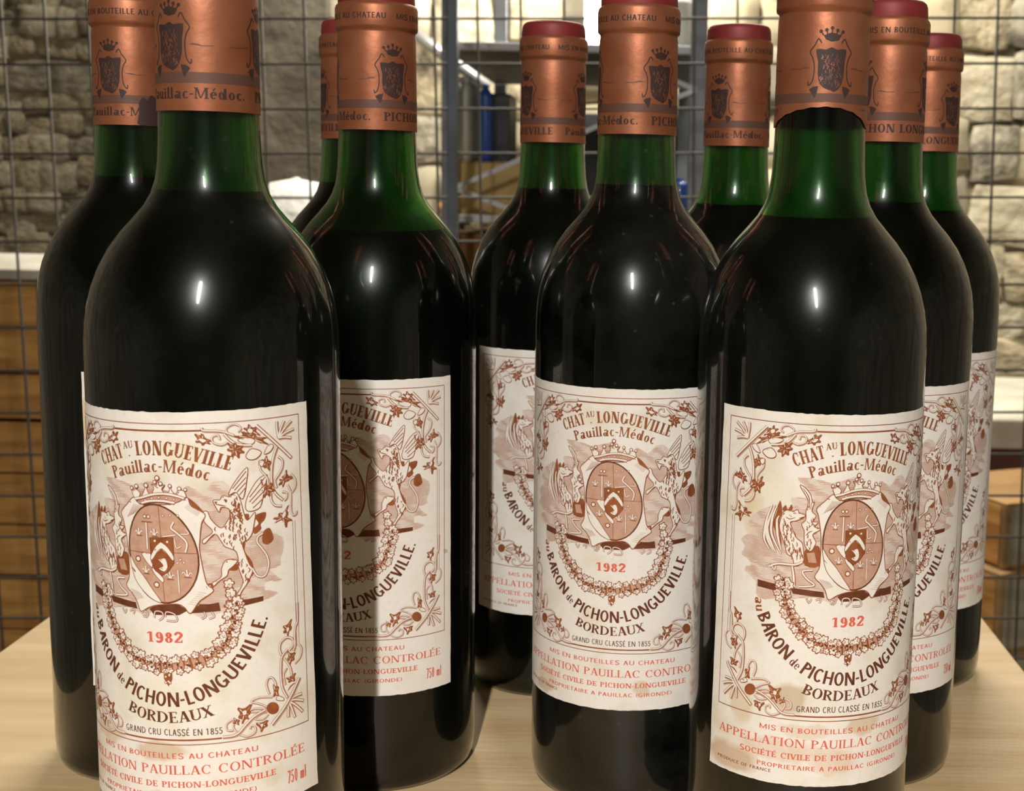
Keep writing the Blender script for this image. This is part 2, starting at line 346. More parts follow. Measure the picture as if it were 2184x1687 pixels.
M_lid = mat('white_lid', 'd5d0c2', 0.6, noise=14, color2='b9b3a2')
crate(-0.715, 1.70, cb.z + 0.001, ct.z, 0.42, 0.34, 'pine crate under a white lid, topmost of the crate stack', M_lid)
zc = cb.z
crate(-0.712, 1.705, zc - 0.21, zc - 0.002, 0.42, 0.34, 'pine crate second from the top of the crate stack')
crate(-0.714, 1.70, zc - 0.42, zc - 0.213, 0.42, 0.34, 'pine crate third from the top of the crate stack')
if zc - 0.42 > 0.03: crate(-0.713, 1.702, 0.001, zc - 0.423, 0.42, 0.34, 'pine crate standing on the floor at the foot of the crate stack')
# ------------------------------------------------------------------ cartons and slabs right
M_tan = mat('tan_card', 'b08a5a', 0.85, noise=8, color2='927044'); M_red = mat('red_brown_board', '6e4436', 0.7, noise=9, color2='583428'); M_pale = mat('pale_print', 'b5ab92', 0.8, noise=10, color2='948a72')
M_slab = mat('pale_stone_slab', 'd6d2c0', 0.8, noise=16, color2='b9b4a0')
e1 = at(2137, 1075, 1.62); e2 = at(2137, 1215, 1.62); e3 = at(2122, 1285, 1.62)
def wine_carton(xc, yc, z0, z1, rz, label):
    e = empty('wine_carton', (xc, yc, z0), rz); tag(e, label, 'carton', 'stacked wine cartons'); h = z1 - z0
    obj('body', box('body', 0.0, 0.26, 0.0, 0.17, 0, h - 0.002, 0.0015), M_tan, e)
    obj('front_panel', box('front_panel', 0.008, 0.25, -0.0012, -0.0002, h * 0.06, h * 0.94), M_pale, e)
    obj('flap', box('flap', 0, 0.26, 0, 0.0845, h - 0.002, h, 0.0004), M_tan, e); obj('flap', box('flap', 0, 0.26, 0.0855, 0.17, h - 0.002, h, 0.0004), M_tan, e)
    obj('side_panel', box('side_panel', -0.0012, -0.0002, 0.008, 0.16, h * 0.06, h * 0.94), M_crate, e)
    return e
wine_carton(e2.x, 1.62, e2.z, e1.z, 0.42, 'tan wine carton with pale front, topmost of the carton stack')
wine_carton(e3.x, 1.60, e2.z - 0.105, e2.z - 0.001, 0.50, 'tan wine carton second from the top of the carton stack')
wine_carton(e3.x + 0.004, 1.605, e2.z - 0.245, e2.z - 0.106, 0.46, 'tan wine carton third from the top of the carton stack')
wine_carton(e3.x, 1.60, 0.001, e2.z - 0.246, 0.48, 'tan wine carton standing on the floor at the foot of the carton stack')
g0, g1 = at(2105, 955, 1.95), at(2105, 890, 1.95)
e = empty('stone_bench', (g0.x + 0.24, 2.1, 0)); tag(e, 'stone bench with pale slab and red-brown front by the stone wall', 'bench')
obj('slab', box('slab', -0.26, 0.30, -0.16, 0.30, g0.z, g1.z, 0.004), M_slab, e)
obj('front_board', box('front_board', -0.25, 0.29, -0.14, -0.12, 0.0, g0.z - 0.0005, 0.002), M_red, e)
obj('base', box('base', -0.24, 0.28, -0.118, 0.28, 0.0, g0.z - 0.0005, 0.002), M_plaster, e)
# ------------------------------------------------------------------ flat print: shapes in millimetres, wrapped on a cylinder
INK, DARK, RED, WASH, CREAM, MID = range(6)
def ink(name, col, rough, metal, col2=None):
    return mat(name, col, rough, metal, noise=420, color2=col2 or col, contrast=(0.3, 0.7), spec=0.4)
PRINT = [ink('bronze_ink', '98522e', 0.42, 0.35, 'ae6a42'), ink('brown_ink', '6a3823', 0.42, 0.3, '7b4730'), ink('red_ink', 'd2543f', 0.6, 0.0, 'dc6a55'),
         ink('pale_wash_ink', 'd3bfb0', 0.7, 0.05, 'dccdc0'), ink('paper_white', 'e4dccf', 0.75, 0, 'eae3d8'), ink('mid_wash_ink', 'bd9077', 0.6, 0.12, 'cca48c')]
class Print:
    """polygons of one part: (points, material, layer)"""
    def __init__(self): self.P = []
    def poly(self, pts, m, l): self.P.append(([Vector((p[0], p[1])) for p in pts], m, l))
    def stroke(self, pts, w, m, l, closed=False, taper=False, smooth=True):
        pts = [Vector((p[0], p[1])) for p in pts]
        if smooth and len(pts) > 2: pts = spline(pts, closed)
        n = len(pts); Lf = []; Rt = []
        for i in range(n):
            if closed: t = pts[(i + 1) % n] - pts[i - 1]
            else: t = pts[min(i + 1, n - 1)] - pts[max(i - 1, 0)]
            if t.length < 1e-6: t = Vector((1, 0))
            t.normalize(); nn = Vector((-t.y, t.x)); ww = w
            if taper: ww = w * (0.25 + 0.75 * math.sin(PI * min(1, max(0, (i + 0.3) / (n - 0.4)))))
            Lf.append(pts[i] + nn * ww / 2); Rt.append(pts[i] - nn * ww / 2)
        rng = range(n) if closed else range(n - 1)
        for i in rng: self.P.append(([Rt[i], Rt[(i + 1) % n], Lf[(i + 1) % n], Lf[i]], m, l))
    def disc(self, c, d, m, l, n=12): self.poly([(c[0] + d / 2 * math.cos(2 * PI * k / n), c[1] + d / 2 * math.sin(2 * PI * k / n)) for k in range(n)], m, l)
    def flat(self, step, phase=0.0):
        bm = bmesh.new(); lay = bm.faces.layers.int.new('lay')
        for pts, m, l in self.P:
            vs = [bm.verts.new((p.x, p.y, 0)) for p in pts]
            tris = [tuple(range(len(pts)))] if len(pts) == 3 else tessellate_polygon([[Vector((p.x, p.y, 0)) for p in pts]])
            for t in tris:
                try: f = bm.faces.new([vs[i] for i in t])
                except ValueError: continue
                if f.calc_area() < 1e-7: bm.faces.remove(f); continue
                f.normal_update()
                if f.normal.z < 0: f.normal_flip()
                f.material_index = m; f[lay] = int(round(l * 100))
        xs = [v.co.x for v in bm.verts]; k = math.ceil((min(xs) - phase) / step)
        while phase + k * step < max(xs):
            bmesh.ops.bisect_plane(bm, geom=bm.verts[:] + bm.edges[:] + bm.faces[:], plane_co=(phase + k * step, 0, 0), plane_no=(1, 0, 0), dist=1e-5); k += 1
        bm.verts.index_update()
        V = [(v.co.x, v.co.y) for v in bm.verts]; F = [([v.index for v in f.verts], f.material_index, f[lay] / 100) for f in bm.faces]
        bm.free(); return V, F
def spline(pts, closed=False, sub=5):
    n = len(pts); out = []
    for i in range(n if closed else n - 1):
        if closed: a, b, c, d = pts[i - 1], pts[i], pts[(i + 1) % n], pts[(i + 2) % n]
        else: a, b, c, d = pts[max(i - 1, 0)], pts[i], pts[i + 1], pts[min(i + 2, n - 1)]
        for k in range(sub):
            t = k / sub; out.append(0.5 * ((2 * b) + (c - a) * t + (2 * a - 5 * b + 4 * c - d) * t * t + (3 * b - a - 3 * c + d) * t * t * t))
    if not closed: out.append(pts[-1])
    return out
# ---- lettering: one parametric alphabet; stem T, hairline t, serifs on or off
def glyph(ch, T, t, sf):
    P = []; s = 0.075 if sf else 0
    def R(x0, y0, x1, y1): P.append([(x0, y0), (x1, y0), (x1, y1), (x0, y1)])
    def Q(*p): P.append(list(p))
    def ser(x0, x1, y):                      # hairline serif under / over a stem
        if sf: R(x0 - s, y - (t if y > 0.01 else 0), x1 + s, y + (0 if y > 0.01 else t))
    def stem(x, y0=0, y1=1, w=T, a=True, b=True):
        R(x, y0, x + w, y1)
        if a: ser(x, x + w, y0)
        if b: ser(x, x + w, y1)
    def ring(cx, cy, rx, ry, a0=0, a1=360, Tx=None, Ty=None, n=22):
        Tx = T if Tx is None else Tx; Ty = t if Ty is None else Ty; o = []; i_ = []
        for k in range(n + 1):
            a = math.radians(a0 + (a1 - a0) * k / n); c, d = math.cos(a), math.sin(a)
            o.append((cx + rx * c, cy + ry * d)); i_.append((cx + (rx - Tx) * c, cy + (ry - Ty) * d))
        for k in range(n): P.append([o[k], o[k + 1], i_[k + 1], i_[k]])
    def diag(x0, y0, x1, y1, w): h = w / 2; Q((x0 - h, y0), (x0 + h, y0), (x1 + h, y1), (x1 - h, y1))
    def tick(x, y0, y1):
        if sf: R(x - t, y0, x, y1)
    def path(pts, ws):
        pts = [Vector(p) for p in pts]; pts = spline(pts, sub=4); n = len(pts)
        e = []
        for i in range(n):
            w0 = ws[0] + (ws[1] - ws[0]) * math.sin(PI * i / (n - 1)); d = (pts[min(i + 1, n - 1)] - pts[max(i - 1, 0)]).normalized(); nn = Vector((-d.y, d.x))
            e.append((tuple(pts[i] - nn * w0 / 2), tuple(pts[i] + nn * w0 / 2)))
        for i in range(n - 1): P.append([e[i][0], e[i + 1][0], e[i + 1][1], e[i][1]])
    x = 0.09
    if ch == ' ': return P, 0.42
    if ch == '.': ring(0.14, 0.08, 0.08, 0.08, Tx=0.079, Ty=0.079); return P, 0.30
    if ch == '-': R(0.06, 0.36, 0.34, 0.36 + max(t, 0.09)); return P, 0.40
    if ch == '(': ring(0.36, 0.5, 0.26, 0.58, 110, 250, t * 1.1, t); return P, 0.36
    if ch == ')': ring(0.0, 0.5, 0.26, 0.58, -70, 70, t * 1.1, t); return P, 0.34
    if ch == 'I': stem(x + 0.02); return P, T + 0.22
    if ch == 'l': R(x, 0, x + T, 1.0); ser(x, x + T, 0); return P, T + 0.17
    if ch == 'i':
        R(x, 0, x + T, 0.64); ser(x, x + T, 0); ring(x + T / 2, 0.84, T * 0.55, 0.085, Tx=T * 0.54, Ty=0.084); return P, T + 0.17
    if ch == 'H': stem(x); stem(0.57); R(x + T, 0.5 - t / 2, 0.57, 0.5 + t / 2); return P, 0.57 + T + 0.09
    if ch in 'ÉE':
        stem(x); R(x, 0, 0.56, t); R(x, 1 - t, 0.55, 1); R(x + T, 0.5 - t / 2, 0.46, 0.5 + t / 2); tick(0.58, 0, 0.22); tick(0.56, 0.80, 1); tick(0.47, 0.40, 0.60)
        if ch == 'É': Q((0.27, 1.08), (0.37, 1.06), (0.50, 1.26), (0.38, 1.26))
        return P, 0.65
    if ch == 'F': stem(x); R(x, 1 - t, 0.55, 1); R(x + T, 0.5 - t / 2, 0.46, 0.5 + t / 2); return P, 0.60
    if ch == 'L': stem(x); R(x, 0, 0.55, t); tick(0.56, 0, 0.24); return P, 0.60
    if ch == 'T': stem(0.35 - T / 2, b=False); R(0.04, 1 - t, 0.66, 1); tick(0.04 + t, 0.78, 1); tick(0.66, 0.78, 1); return P, 0.70
    if ch == 'N':
        w = max(t, T * 0.55) if not sf else t * 1.4
        stem(x, w=w if sf else T); stem(0.66, w=w if sf else T, a=False); Q((x, 1), (x + T * 1.15, 1), (0.66 + (w if sf else T), 0), (0.66 + (w if sf else T) - T * 1.15, 0)); return P, 0.66 + (w if sf else T) + 0.09
    if ch == 'M':
        w = t * 1.4 if sf else T
        stem(x, w=w); stem(0.82, w=T); Q((x, 1), (x + T * 1.1, 1), (0.52, 0.04), (0.44, 0.04)); diag(0.49, 0.04, 0.88, 1, w); return P, 0.82 + T + 0.09
    if ch == 'V': diag(0.12, 1, 0.36, 0, T * 1.1); diag(0.62, 1, 0.38, 0, t * 1.3 if sf else T); ser(0.06, 0.19, 1); ser(0.57, 0.67, 1); return P, 0.72
    if ch == 'A':
        diag(0.13, 0, 0.36, 1, t * 1.3 if sf else T); diag(0.62, 0, 0.38, 1, T * 1.1); R(0.22, 0.30, 0.55, 0.30 + t); ser(0.09, 0.18, 0); ser(0.56, 0.68, 0); return P, 0.75
    if ch == 'X': diag(0.12, 1, 0.60, 0, T * 1.2); diag(0.58, 1, 0.13, 0, t * 1.3 if sf else T); ser(0.08, 0.18, 1); ser(0.53, 0.62, 1); ser(0.09, 0.17, 0); ser(0.54, 0.66, 0); return P, 0.72
    if ch == 'U':
        w = t * 1.4 if sf else T
        stem(x, 0.28, 1, a=False); stem(0.60, 0.28, 1, w=w, a=False); cx = (x + 0.60 + w) / 2; ring(cx, 0.29, cx - x, 0.29, 180, 360, Tx=(T + w) / 2, Ty=max(t, 0.08)); return P, 0.60 + w + 0.09
    if ch == 'O': ring(0.41, 0.5, 0.35, 0.515); return P, 0.82
    if ch in 'CG':
        ring(0.41, 0.5, 0.35, 0.515, 48, 318 if ch == 'C' else 335)
        if ch == 'C': tick(0.66, 0.66, 0.99)
        else: R(0.60, 0.08, 0.60 + T * 0.85, 0.46); R(0.44 if not sf else 0.54, 0.46 - t, 0.60 + T * 0.85 + s, 0.46); tick(0.66, 0.70, 0.99)
        return P, 0.76 if ch == 'C' else 0.84
    if ch == 'D': stem(x); ring(x + T, 0.5, 0.62 - T + 0.06, 0.5, -90, 90); return P, 0.84
    if ch in 'PRB':
        stem(x)
        if ch == 'B': ring(x + T * 0.6, 0.745, 0.42, 0.255, -90, 90); ring(x + T * 0.6, 0.26, 0.46, 0.26, -90, 90); R(x, 0, x + T, t); return P, 0.70
        ring(x + T * 0.6, 0.735, 0.44, 0.265, -90, 90)
        if ch == 'R': diag(0.36, 0.50, 0.62, 0, T); return P, 0.74
        return P, 0.66
    if ch == 'S':
        path([(0.58, 0.83), (0.48, 0.97), (0.28, 0.98), (0.14, 0.84), (0.20, 0.62), (0.46, 0.44), (0.58, 0.24), (0.46, 0.04), (0.24, 0.02), (0.10, 0.17)], (t if sf else T, T)); return P, 0.70
    h = 0.64
    if ch == 'o': ring(0.33, 0.32, 0.26, 0.335); return P, 0.66
    if ch == 'c': ring(0.33, 0.32, 0.26, 0.335, 50, 318); return P, 0.58
    if ch in 'eé':
        ring(0.33, 0.32, 0.26, 0.335, 0, 318); R(0.12, 0.32, 0.58, 0.32 + t)
        if ch == 'é': Q((0.26, 0.76), (0.36, 0.74), (0.50, 0.98), (0.38, 0.98))
        return P, 0.62
    if ch == 'd': ring(0.31, 0.32, 0.24, 0.335); R(0.48, 0, 0.48 + T, 1.0); ser(0.48, 0.48 + T, 0); return P, 0.48 + T + 0.10
    if ch == 'a':
        R(0.42, 0, 0.42 + T, 0.45); ring(0.30 + T / 2, 0.44, 0.12 + T * 0.75, 0.215, 0, 150, T, t); ring(0.28, 0.18, 0.20, 0.195, Tx=T * 0.9); ser(0.42, 0.42 + T, 0); return P, 0.42 + T + 0.10
    if ch == 'u':
        R(x, 0.18, x + T, h); ring(x + 0.24, 0.2, 0.24, 0.205, 180, 360, T, t); R(x + 0.36, 0, x + 0.36 + T, h); ser(x + 0.36, x + 0.36 + T, 0); return P, x + 0.36 + T + 0.10
    if ch == 'm':
        for k in range(3): R(x + 0.26 * k, 0, x + 0.26 * k + T, 0.60)
        R(x, 0.60 - t, x + 0.52 + T, 0.62); return P, 0.52 + T + 0.18
    # figures
    if ch == '1': stem(0.24, b=False); Q((0.06, 0.76), (0.24, 0.88), (0.24, 1), (0.20, 1), (0.06, 0.84)); return P, 0.64
    if ch == '2': path([(0.12, 0.74), (0.22, 0.96), (0.42, 0.96), (0.54, 0.76), (0.42, 0.50), (0.10, 0.06)], (T * 0.8, T)); R(0.07, 0, 0.58, max(t, 0.12)); tick(0.60, 0, 0.26); return P, 0.68
    if ch == '8': ring(0.34, 0.745, 0.23, 0.265, Ty=max(t, 0.08)); ring(0.34, 0.26, 0.27, 0.275, Ty=max(t, 0.08)); return P, 0.68
    if ch == '9': ring(0.34, 0.68, 0.26, 0.33, Ty=max(t, 0.08)); path([(0.52, 0.72), (0.54, 0.40), (0.44, 0.10), (0.26, 0.04), (0.13, 0.14)], (T * 0.7, T)); return P, 0.68
    if ch == '0': ring(0.32, 0.5, 0.26, 0.515); return P, 0.64
    if ch == '5': R(0.12, 0.52, 0.12 + t, 1); R(0.12, 1 - max(t, 0.1), 0.52, 1); ring(0.28, 0.31, 0.28, 0.33, -150, 110, Ty=max(t, 0.08)); return P, 0.64
    if ch == '7': R(0.06, 1 - max(t, 0.1), 0.56, 1); diag(0.24, 0, 0.50, 0.95, T); return P, 0.60
    return P, 0.5
def arc_curve(pts): return spline([Vector(p) for p in pts], sub=12)
def text_on(pr, txt, curve, cap, m, l, T=0.2, t=0.06, sf=True, lo=None, hi=None, raise_=0):
    """sets txt along curve between arc positions lo..hi; letters squeezed to fit"""
    cum = [0]
    for a, b in zip(curve, curve[1:]): cum.append(cum[-1] + (b - a).length)
    lo = 0 if lo is None else lo; hi = cum[-1] if hi is None else hi
    gl = [glyph(c, T, t, sf) for c in txt]; tot = sum(g[1] for g in gl); sx = (hi - lo) / tot; s = lo
    for P, adv in gl:
        mid = s + adv * sx / 2; i = 0
        while i < len(cum) - 2 and cum[i + 1] < mid: i += 1
        seg = curve[i + 1] - curve[i]; tg = seg.normalized(); nn = Vector((-tg.y, tg.x)); o = curve[i] + tg * (mid - cum[i])
        for q in P: pr.poly([o + tg * ((p[0] - adv / 2) * sx) + nn * (p[1] * cap + raise_) for p in q], m, l)
        s += adv * sx
def at_u(curve, u):
    c = 0
    for a, b in zip(curve, curve[1:]):
        if a.x <= u <= b.x: return c + (b - a).length * (u - a.x) / max(1e-6, b.x - a.x)
        c += (b - a).length
    return c
ART=[
('orn_top','v',0.85,[-34.98,109.29,-36.91,111.81,-39.34,113.84]),
('orn_top','v',0.85,[-34.98,109.29,-35.76,111.96,-36.95,114.16]),
('orn_top','v',0.85,[-34.98,109.29,-34.58,112.01,-34.55,114.26]),
('orn_top','v',0.85,[-34.98,109.29,-37.25,110.55,-40.07,111.31]),
('orn_top','v',0.85,[-34.98,109.29,-36.81,109.3,-39.13,108.81]),
('orn_top','p',0,[-30.94,109.8,-28.06,110.96,-25.29,112.07,-22.94,111.24,-23.72,109.73,-26.51,110.29,-29.09,108.77,-30.88,108.14]),
('orn_top','p',0,[-28.35,112.8,-26.64,114.01,-25.22,113.31,-25.6,111.83,-27.41,111.13,-29.17,110.84]),
('orn_top','c',0.2,[-27.8,109.74,-25.66,110.58,-23.11,110.19,-24.75,109.01,-27.1,108.57]),
('orn_top','c',0.18,[-27.46,112.68,-26.18,113.22,-25.93,112.21,-26.99,111.69]),
('orn_top','v',0.85,[-34.4,107.06,-33.07,103.89,-32.32,99.79,-32.41,95.56,-33.51,93.07,-35.54,91.05]),
('orn_top','v',0.7,[-34.53,104.0,-35.86,102.65,-35.65,100.57,-34.59,98.83,-33.3,97.12,-33.71,94.95]),
('orn_top','v',0.6,[-38.44,98.33,-39.89,96.49,-39.94,94.35,-38.63,92.66]),
('orn_top','v',0.6,[-37.25,95.13,-38.23,92.94,-38.26,90.37,-38.16,87.62,-38.77,85.9,-39.89,86.11,-40.07,86.94]),
('orn_top','v',0.7,[-31.87,93.74,-31.91,91.63,-33.03,89.87,-35.1,89.32]),
('orn_top','v',0.6,[-35.38,93.42,-36.9,92.95,-36.85,91.47,-35.92,90.78]),
('orn_top','p',0,[-38.79,96.68,-37.15,99.28,-35.81,97.9,-35.03,97.28,-34.6,95.97,-35.69,94.96,-37.3,96.29]),
('orn_top','p',0,[-37.26,88.63,-34.64,87.16,-32.9,86.18,-33.09,84.87,-35.31,84.92,-36.01,83.09,-38.03,84.43,-36.91,86.34]),
('orn_top','c',0.15,[-36.19,87.75,-35.13,86.66,-35.34,85.56,-36.39,86.44]),
('orn_top','p',0,[-32.54,95.97,-29.59,97.63,-28.74,96.06,-29.76,93.09,-31.25,92.99,-32.71,94.04]),
('orn_top','k',0.2,[-31.52,94.0,-30.42,95.42,-29.33,96.83]),
('orn_top','v',0.6,[-28.9,103.58,-29.03,101.06,-30.33,99.22,-31.08,97.85,-31.14,96.16]),
('orn_top','p',0,[-32.3,102.31,-31.2,104.34,-29.81,103.68,-30.08,101.76,-31.53,100.53]),
('orn_top','c',0.2,[-30.24,103.21,-28.9,103.58,-28.86,102.33,-29.74,101.81]),
('orn_top','v',0.7,[-22.12,111.52,-18.69,112.96,-14.08,113.4,-13.72,114.28]),
('orn_top','v',0.5,[-23.19,112.46,-24.06,113.21,-23.47,114.29,-21.82,114.73,-20.15,113.72,-20.3,112.48]),
('orn_top','v',0.8,[-19.48,112.12,-21.44,109.92,-23.68,108.7,-26.87,108.28]),
('orn_top','v',0.55,[-20.41,109.69,-18.55,109.09,-16.46,109.94,-16.32,111.49,-17.85,111.92,-18.31,110.65]),
('orn_top','p',0,[-15.87,110.28,-14.03,112.11,-12.14,112.38,-12.06,110.43,-13.53,109.46,-15.34,109.58]),
('orn_top','c',0.15,[-14.78,110.54,-13.6,111.2,-12.59,111.03,-13.75,109.96]),
('orn_top','p',0,[-24.4,108.01,-22.65,108.99,-20.7,109.36,-20.44,107.72,-21.3,106.0,-22.93,105.24,-24.34,106.36]),
('orn_top','k',0.22,[-23.59,106.22,-22.61,107.76,-21.4,108.68]),
('orn_top','c',0.25,[-29.55,106.01,-26.83,107.25,-25.15,105.45,-26.07,104.21,-28.04,104.31]),
('orn_top','c',0.2,[-33.2,107.43,-31.8,107.82,-30.33,105.5,-31.24,105.38,-32.44,106.07]),
('orn_top','v',0.95,[-38.77,103.05,-33.72,108.31,-28.38,113.83]),
('orn_bot','p',0,[-37.01,54.33,-34.45,53.25,-34.25,51.65,-35.43,50.08,-36.62,51.58]),
('orn_bot','c',0.15,[-35.94,52.57,-35.1,52.4,-35.33,51.05,-36.05,51.71]),
('orn_bot','v',0.8,[-39.12,59.27,-38.99,53.62,-38.24,52.14,-37.84,49.39,-37.87,46.53,-37.22,44.91]),
('orn_bot','v',0.75,[-35.82,45.49,-37.23,46.69,-37.02,48.52,-35.14,49.61,-33.15,48.58,-32.65,46.57,-33.19,44.67]),
('orn_bot','v',0.6,[-39.22,46.43,-40.18,44.74,-39.52,42.29,-37.51,40.9]),
('orn_bot','v',0.7,[-34.08,43.4,-35.9,40.12,-36.4,36.89]),
('orn_bot','v',0.55,[-34.79,40.39,-33.63,38.52,-34.06,35.33]),
('orn_bot','v',0.8,[-35.28,45.97,-33.3,44.06,-32.88,41.31,-32.77,38.25,-33.09,34.6,-34.59,31.13]),
('orn_bot','p',0,[-37.83,43.8,-35.52,45.08,-35.23,43.14,-35.8,41.21,-37.11,41.96]),
('orn_bot','p',0,[-37.68,37.63,-34.81,37.29,-35.18,35.88,-37.01,35.53]),
('orn_bot','k',0.4,[-37.43,34.94,-35.96,34.37,-34.8,33.23]),
('orn_bot','v',0.9,[-34.96,29.96,-37.27,30.79,-39.68,30.83]),
('orn_bot','v',0.9,[-34.96,29.96,-37.52,29.64,-40.22,28.5]),
('orn_bot','v',0.9,[-34.96,29.96,-37.31,28.01,-39.77,25.25]),
('orn_bot','v',0.9,[-34.96,29.96,-35.92,27.55,-36.88,24.4]),
('orn_bot','v',0.9,[-34.96,29.96,-34.81,27.9,-34.64,25.12]),
('orn_bot','v',0.6,[-30.88,34.87,-30.94,36.76,-29.87,38.64,-28.61,38.42,-28.22,36.37,-28.95,33.85]),
('orn_bot','p',0,[-31.91,34.88,-30.42,36.28,-30.18,33.12,-31.56,32.46]),
('orn_bot','c',0.2,[-33.37,31.43,-31.57,32.58,-31.01,31.51,-33.08,30.67]),
('orn_bot','v',0.55,[-29.78,32.73,-25.89,33.49,-23.54,32.71,-25.82,31.61,-28.19,30.09]),
('orn_bot','v',0.5,[-27.69,29.6,-24.36,30.45,-22.93,29.73,-25.74,29.26,-27.43,29.18]),
('orn_bot','v',0.5,[-28.36,27.8,-26.61,26.72,-24.25,27.38,-26.19,28.46,-27.9,28.61]),
('orn_bot','p',0,[-23.57,31.4,-20.11,31.3,-20.02,28.95,-20.75,26.85,-22.39,27.68,-22.9,29.02]),
('orn_bot','c',0.15,[-22.03,30.45,-20.98,30.25,-21.17,29.04,-22.1,29.26]),
('orn_bot','p',0,[-28.16,25.7,-25.02,25.83,-26.0,23.15,-27.62,24.14]),
('orn_bot','c',0.12,[-26.8,25.26,-25.83,25.2,-26.28,24.17]),
('orn_bot','v',0.5,[-22.86,24.53,-23.24,25.42,-24.39,24.75,-24.1,23.13,-21.97,22.41,-19.71,23.43]),
('orn_bot','v',0.5,[-19.5,23.82,-18.21,25.86,-18.52,28.19,-16.46,27.22,-16.5,25.32,-18.07,24.93]),
('orn_bot','p',0,[-20.09,27.53,-18.76,28.63,-18.26,27.27,-19.59,26.41]),
('orn_bot','v',0.8,[-27.68,29.36,-24.27,28.09,-21.87,26.1,-19.03,23.52,-15.19,23.31]),
('orn_bot','p',0,[-27.93,29.67,-28.11,28.77,-28.67,27.99,-29.5,27.5,-30.39,27.41,-31.16,27.74,-31.62,28.42,-31.65,29.31,-31.25,30.19,-30.52,30.86,-29.63,31.16,-28.78,31.02,-28.17,30.48]),
('orn_bot','v',1.0,[-38.97,36.2,-36.46,32.33,-33.54,28.52,-29.23,24.27]),
('wash','w',0,[-7.74,97.63,-12.74,98.69,-18.04,98.8,-15.64,95.44,-12.89,92.84,-19.72,92.43,-19.23,89.33,-24.71,89.59,-29.58,87.39,-33.83,82.74,-31.5,80.73,-35.49,77.23,-33.99,74.7,-35.06,72.08,-31.55,69.91,-33.72,67.5,-29.61,64.62,-29.0,59.48,-23.65,59.9,-10.53,61.36,-2.68,61.69,1.94,96.64]),
('wash','w',0,[7.37,95.55,12.51,95.64,16.26,98.77,19.99,97.17,20.47,88.05,28.77,83.34,32.62,81.55,35.1,78.44,33.83,72.11,30.48,71.11,34.13,67.26,29.29,67.58,28.7,65.38,32.88,63.74,28.69,62.28,20.31,61.87,7.04,62.0]),
('griffin','p',0,[-12.81,77.39,-10.38,77.58,-10.15,71.55,-14.61,71.59,-15.18,75.63]),
('griffin','w2',0,[-14.22,75.46,-11.9,75.78,-10.93,72.52,-13.48,72.53]),
('griffin','p',0,[-23.14,91.15,-24.1,87.34,-24.97,83.73,-23.98,80.99,-22.88,78.04,-21.99,77.47,-22.69,81.79,-23.02,84.83,-22.37,87.96]),
('griffin','p',0,[-22.38,88.39,-21.36,90.02,-20.66,88.56,-19.65,90.38,-19.17,88.9,-20.64,88.12]),
('griffin','v',1.3,[-25.68,75.27,-27.5,78.33,-27.5,81.64,-26.94,85.24,-25.41,89.81]),
('griffin','v',1.3,[-24.32,75.0,-26.72,79.1,-26.44,83.98,-24.63,89.68]),
('griffin','v',1.3,[-21.88,74.4,-23.74,77.28,-25.31,80.61,-25.43,84.11,-24.87,87.03,-23.29,91.14]),
('griffin','v',1.3,[-23.65,74.64,-25.56,78.15,-26.56,80.89,-26.69,84.39]),
('griffin','v',1.3,[-21.91,75.28,-22.9,78.47,-23.43,80.83,-23.79,84.74,-23.18,86.34]),
('griffin','c',0.25,[-22.13,87.54,-20.66,88.56,-19.15,88.25,-17.68,88.84,-17.12,87.96,-15.3,87.42,-16.1,86.29,-18.19,85.27,-19.66,84.71,-18.71,82.17,-17.57,80.07,-15.82,78.66,-15.33,76.93,-14.98,73.22,-16.2,71.61,-17.67,71.27,-18.4,73.64,-20.16,74.8,-20.89,77.15,-22.08,80.1,-22.96,83.08,-22.61,85.74]),
('griffin','k',0.3,[-21.39,84.99,-21.06,84.19,-21.16,83.37]),
('griffin','k',0.3,[-20.5,84.2,-20.17,83.4,-20.27,82.58]),
('griffin','k',0.3,[-20.87,82.42,-20.54,81.61,-20.64,80.79]),
('griffin','k',0.3,[-19.83,83.39,-19.5,82.58,-19.6,81.77]),
('griffin','k',0.3,[-21.71,81.89,-21.38,81.09,-21.48,80.27]),
('griffin','k',0.3,[-20.79,80.23,-20.46,79.43,-20.56,78.61]),
('griffin','k',0.3,[-19.53,81.22,-19.2,80.42,-19.3,79.6]),
('griffin','k',0.3,[-18.64,80.2,-18.31,79.4,-18.41,78.58]),
('griffin','k',0.3,[-21.16,78.44,-20.82,77.64,-20.92,76.81]),
('griffin','k',0.3,[-19.87,78.78,-19.54,77.98,-19.64,77.16]),
('griffin','k',0.3,[-18.78,78.22,-18.45,77.41,-18.55,76.59]),
('griffin','k',0.3,[-17.52,78.76,-17.19,77.95,-17.29,77.13]),
('griffin','k',0.3,[-16.41,77.3,-16.08,76.49,-16.18,75.67]),
('griffin','k',0.3,[-19.79,76.59,-19.46,75.79,-19.56,74.97]),
('griffin','k',0.3,[-18.5,76.49,-18.18,75.68,-18.27,74.86]),
('griffin','k',0.3,[-17.23,76.59,-16.9,75.78,-17.0,74.96]),
('griffin','k',0.3,[-18.87,74.7,-18.54,73.89,-18.64,73.07]),
('griffin','k',0.3,[-17.37,74.6,-17.04,73.79,-17.14,72.97]),
('griffin','k',0.3,[-16.32,74.9,-15.99,74.08,-16.09,73.26]),
('griffin','k',0.3,[-18.27,81.77,-17.94,80.96,-18.04,80.14]),
('griffin','k',0.3,[-22.01,84.06,-21.68,83.26,-21.78,82.44]),
('griffin','k',0.3,[-21.85,85.82,-21.52,85.02,-21.62,84.2]),
('griffin','p',0,[-17.16,86.22,-15.7,86.85,-16.1,86.18]),
('griffin','k',0.35,[-18.91,87.61,-18.06,87.68]),
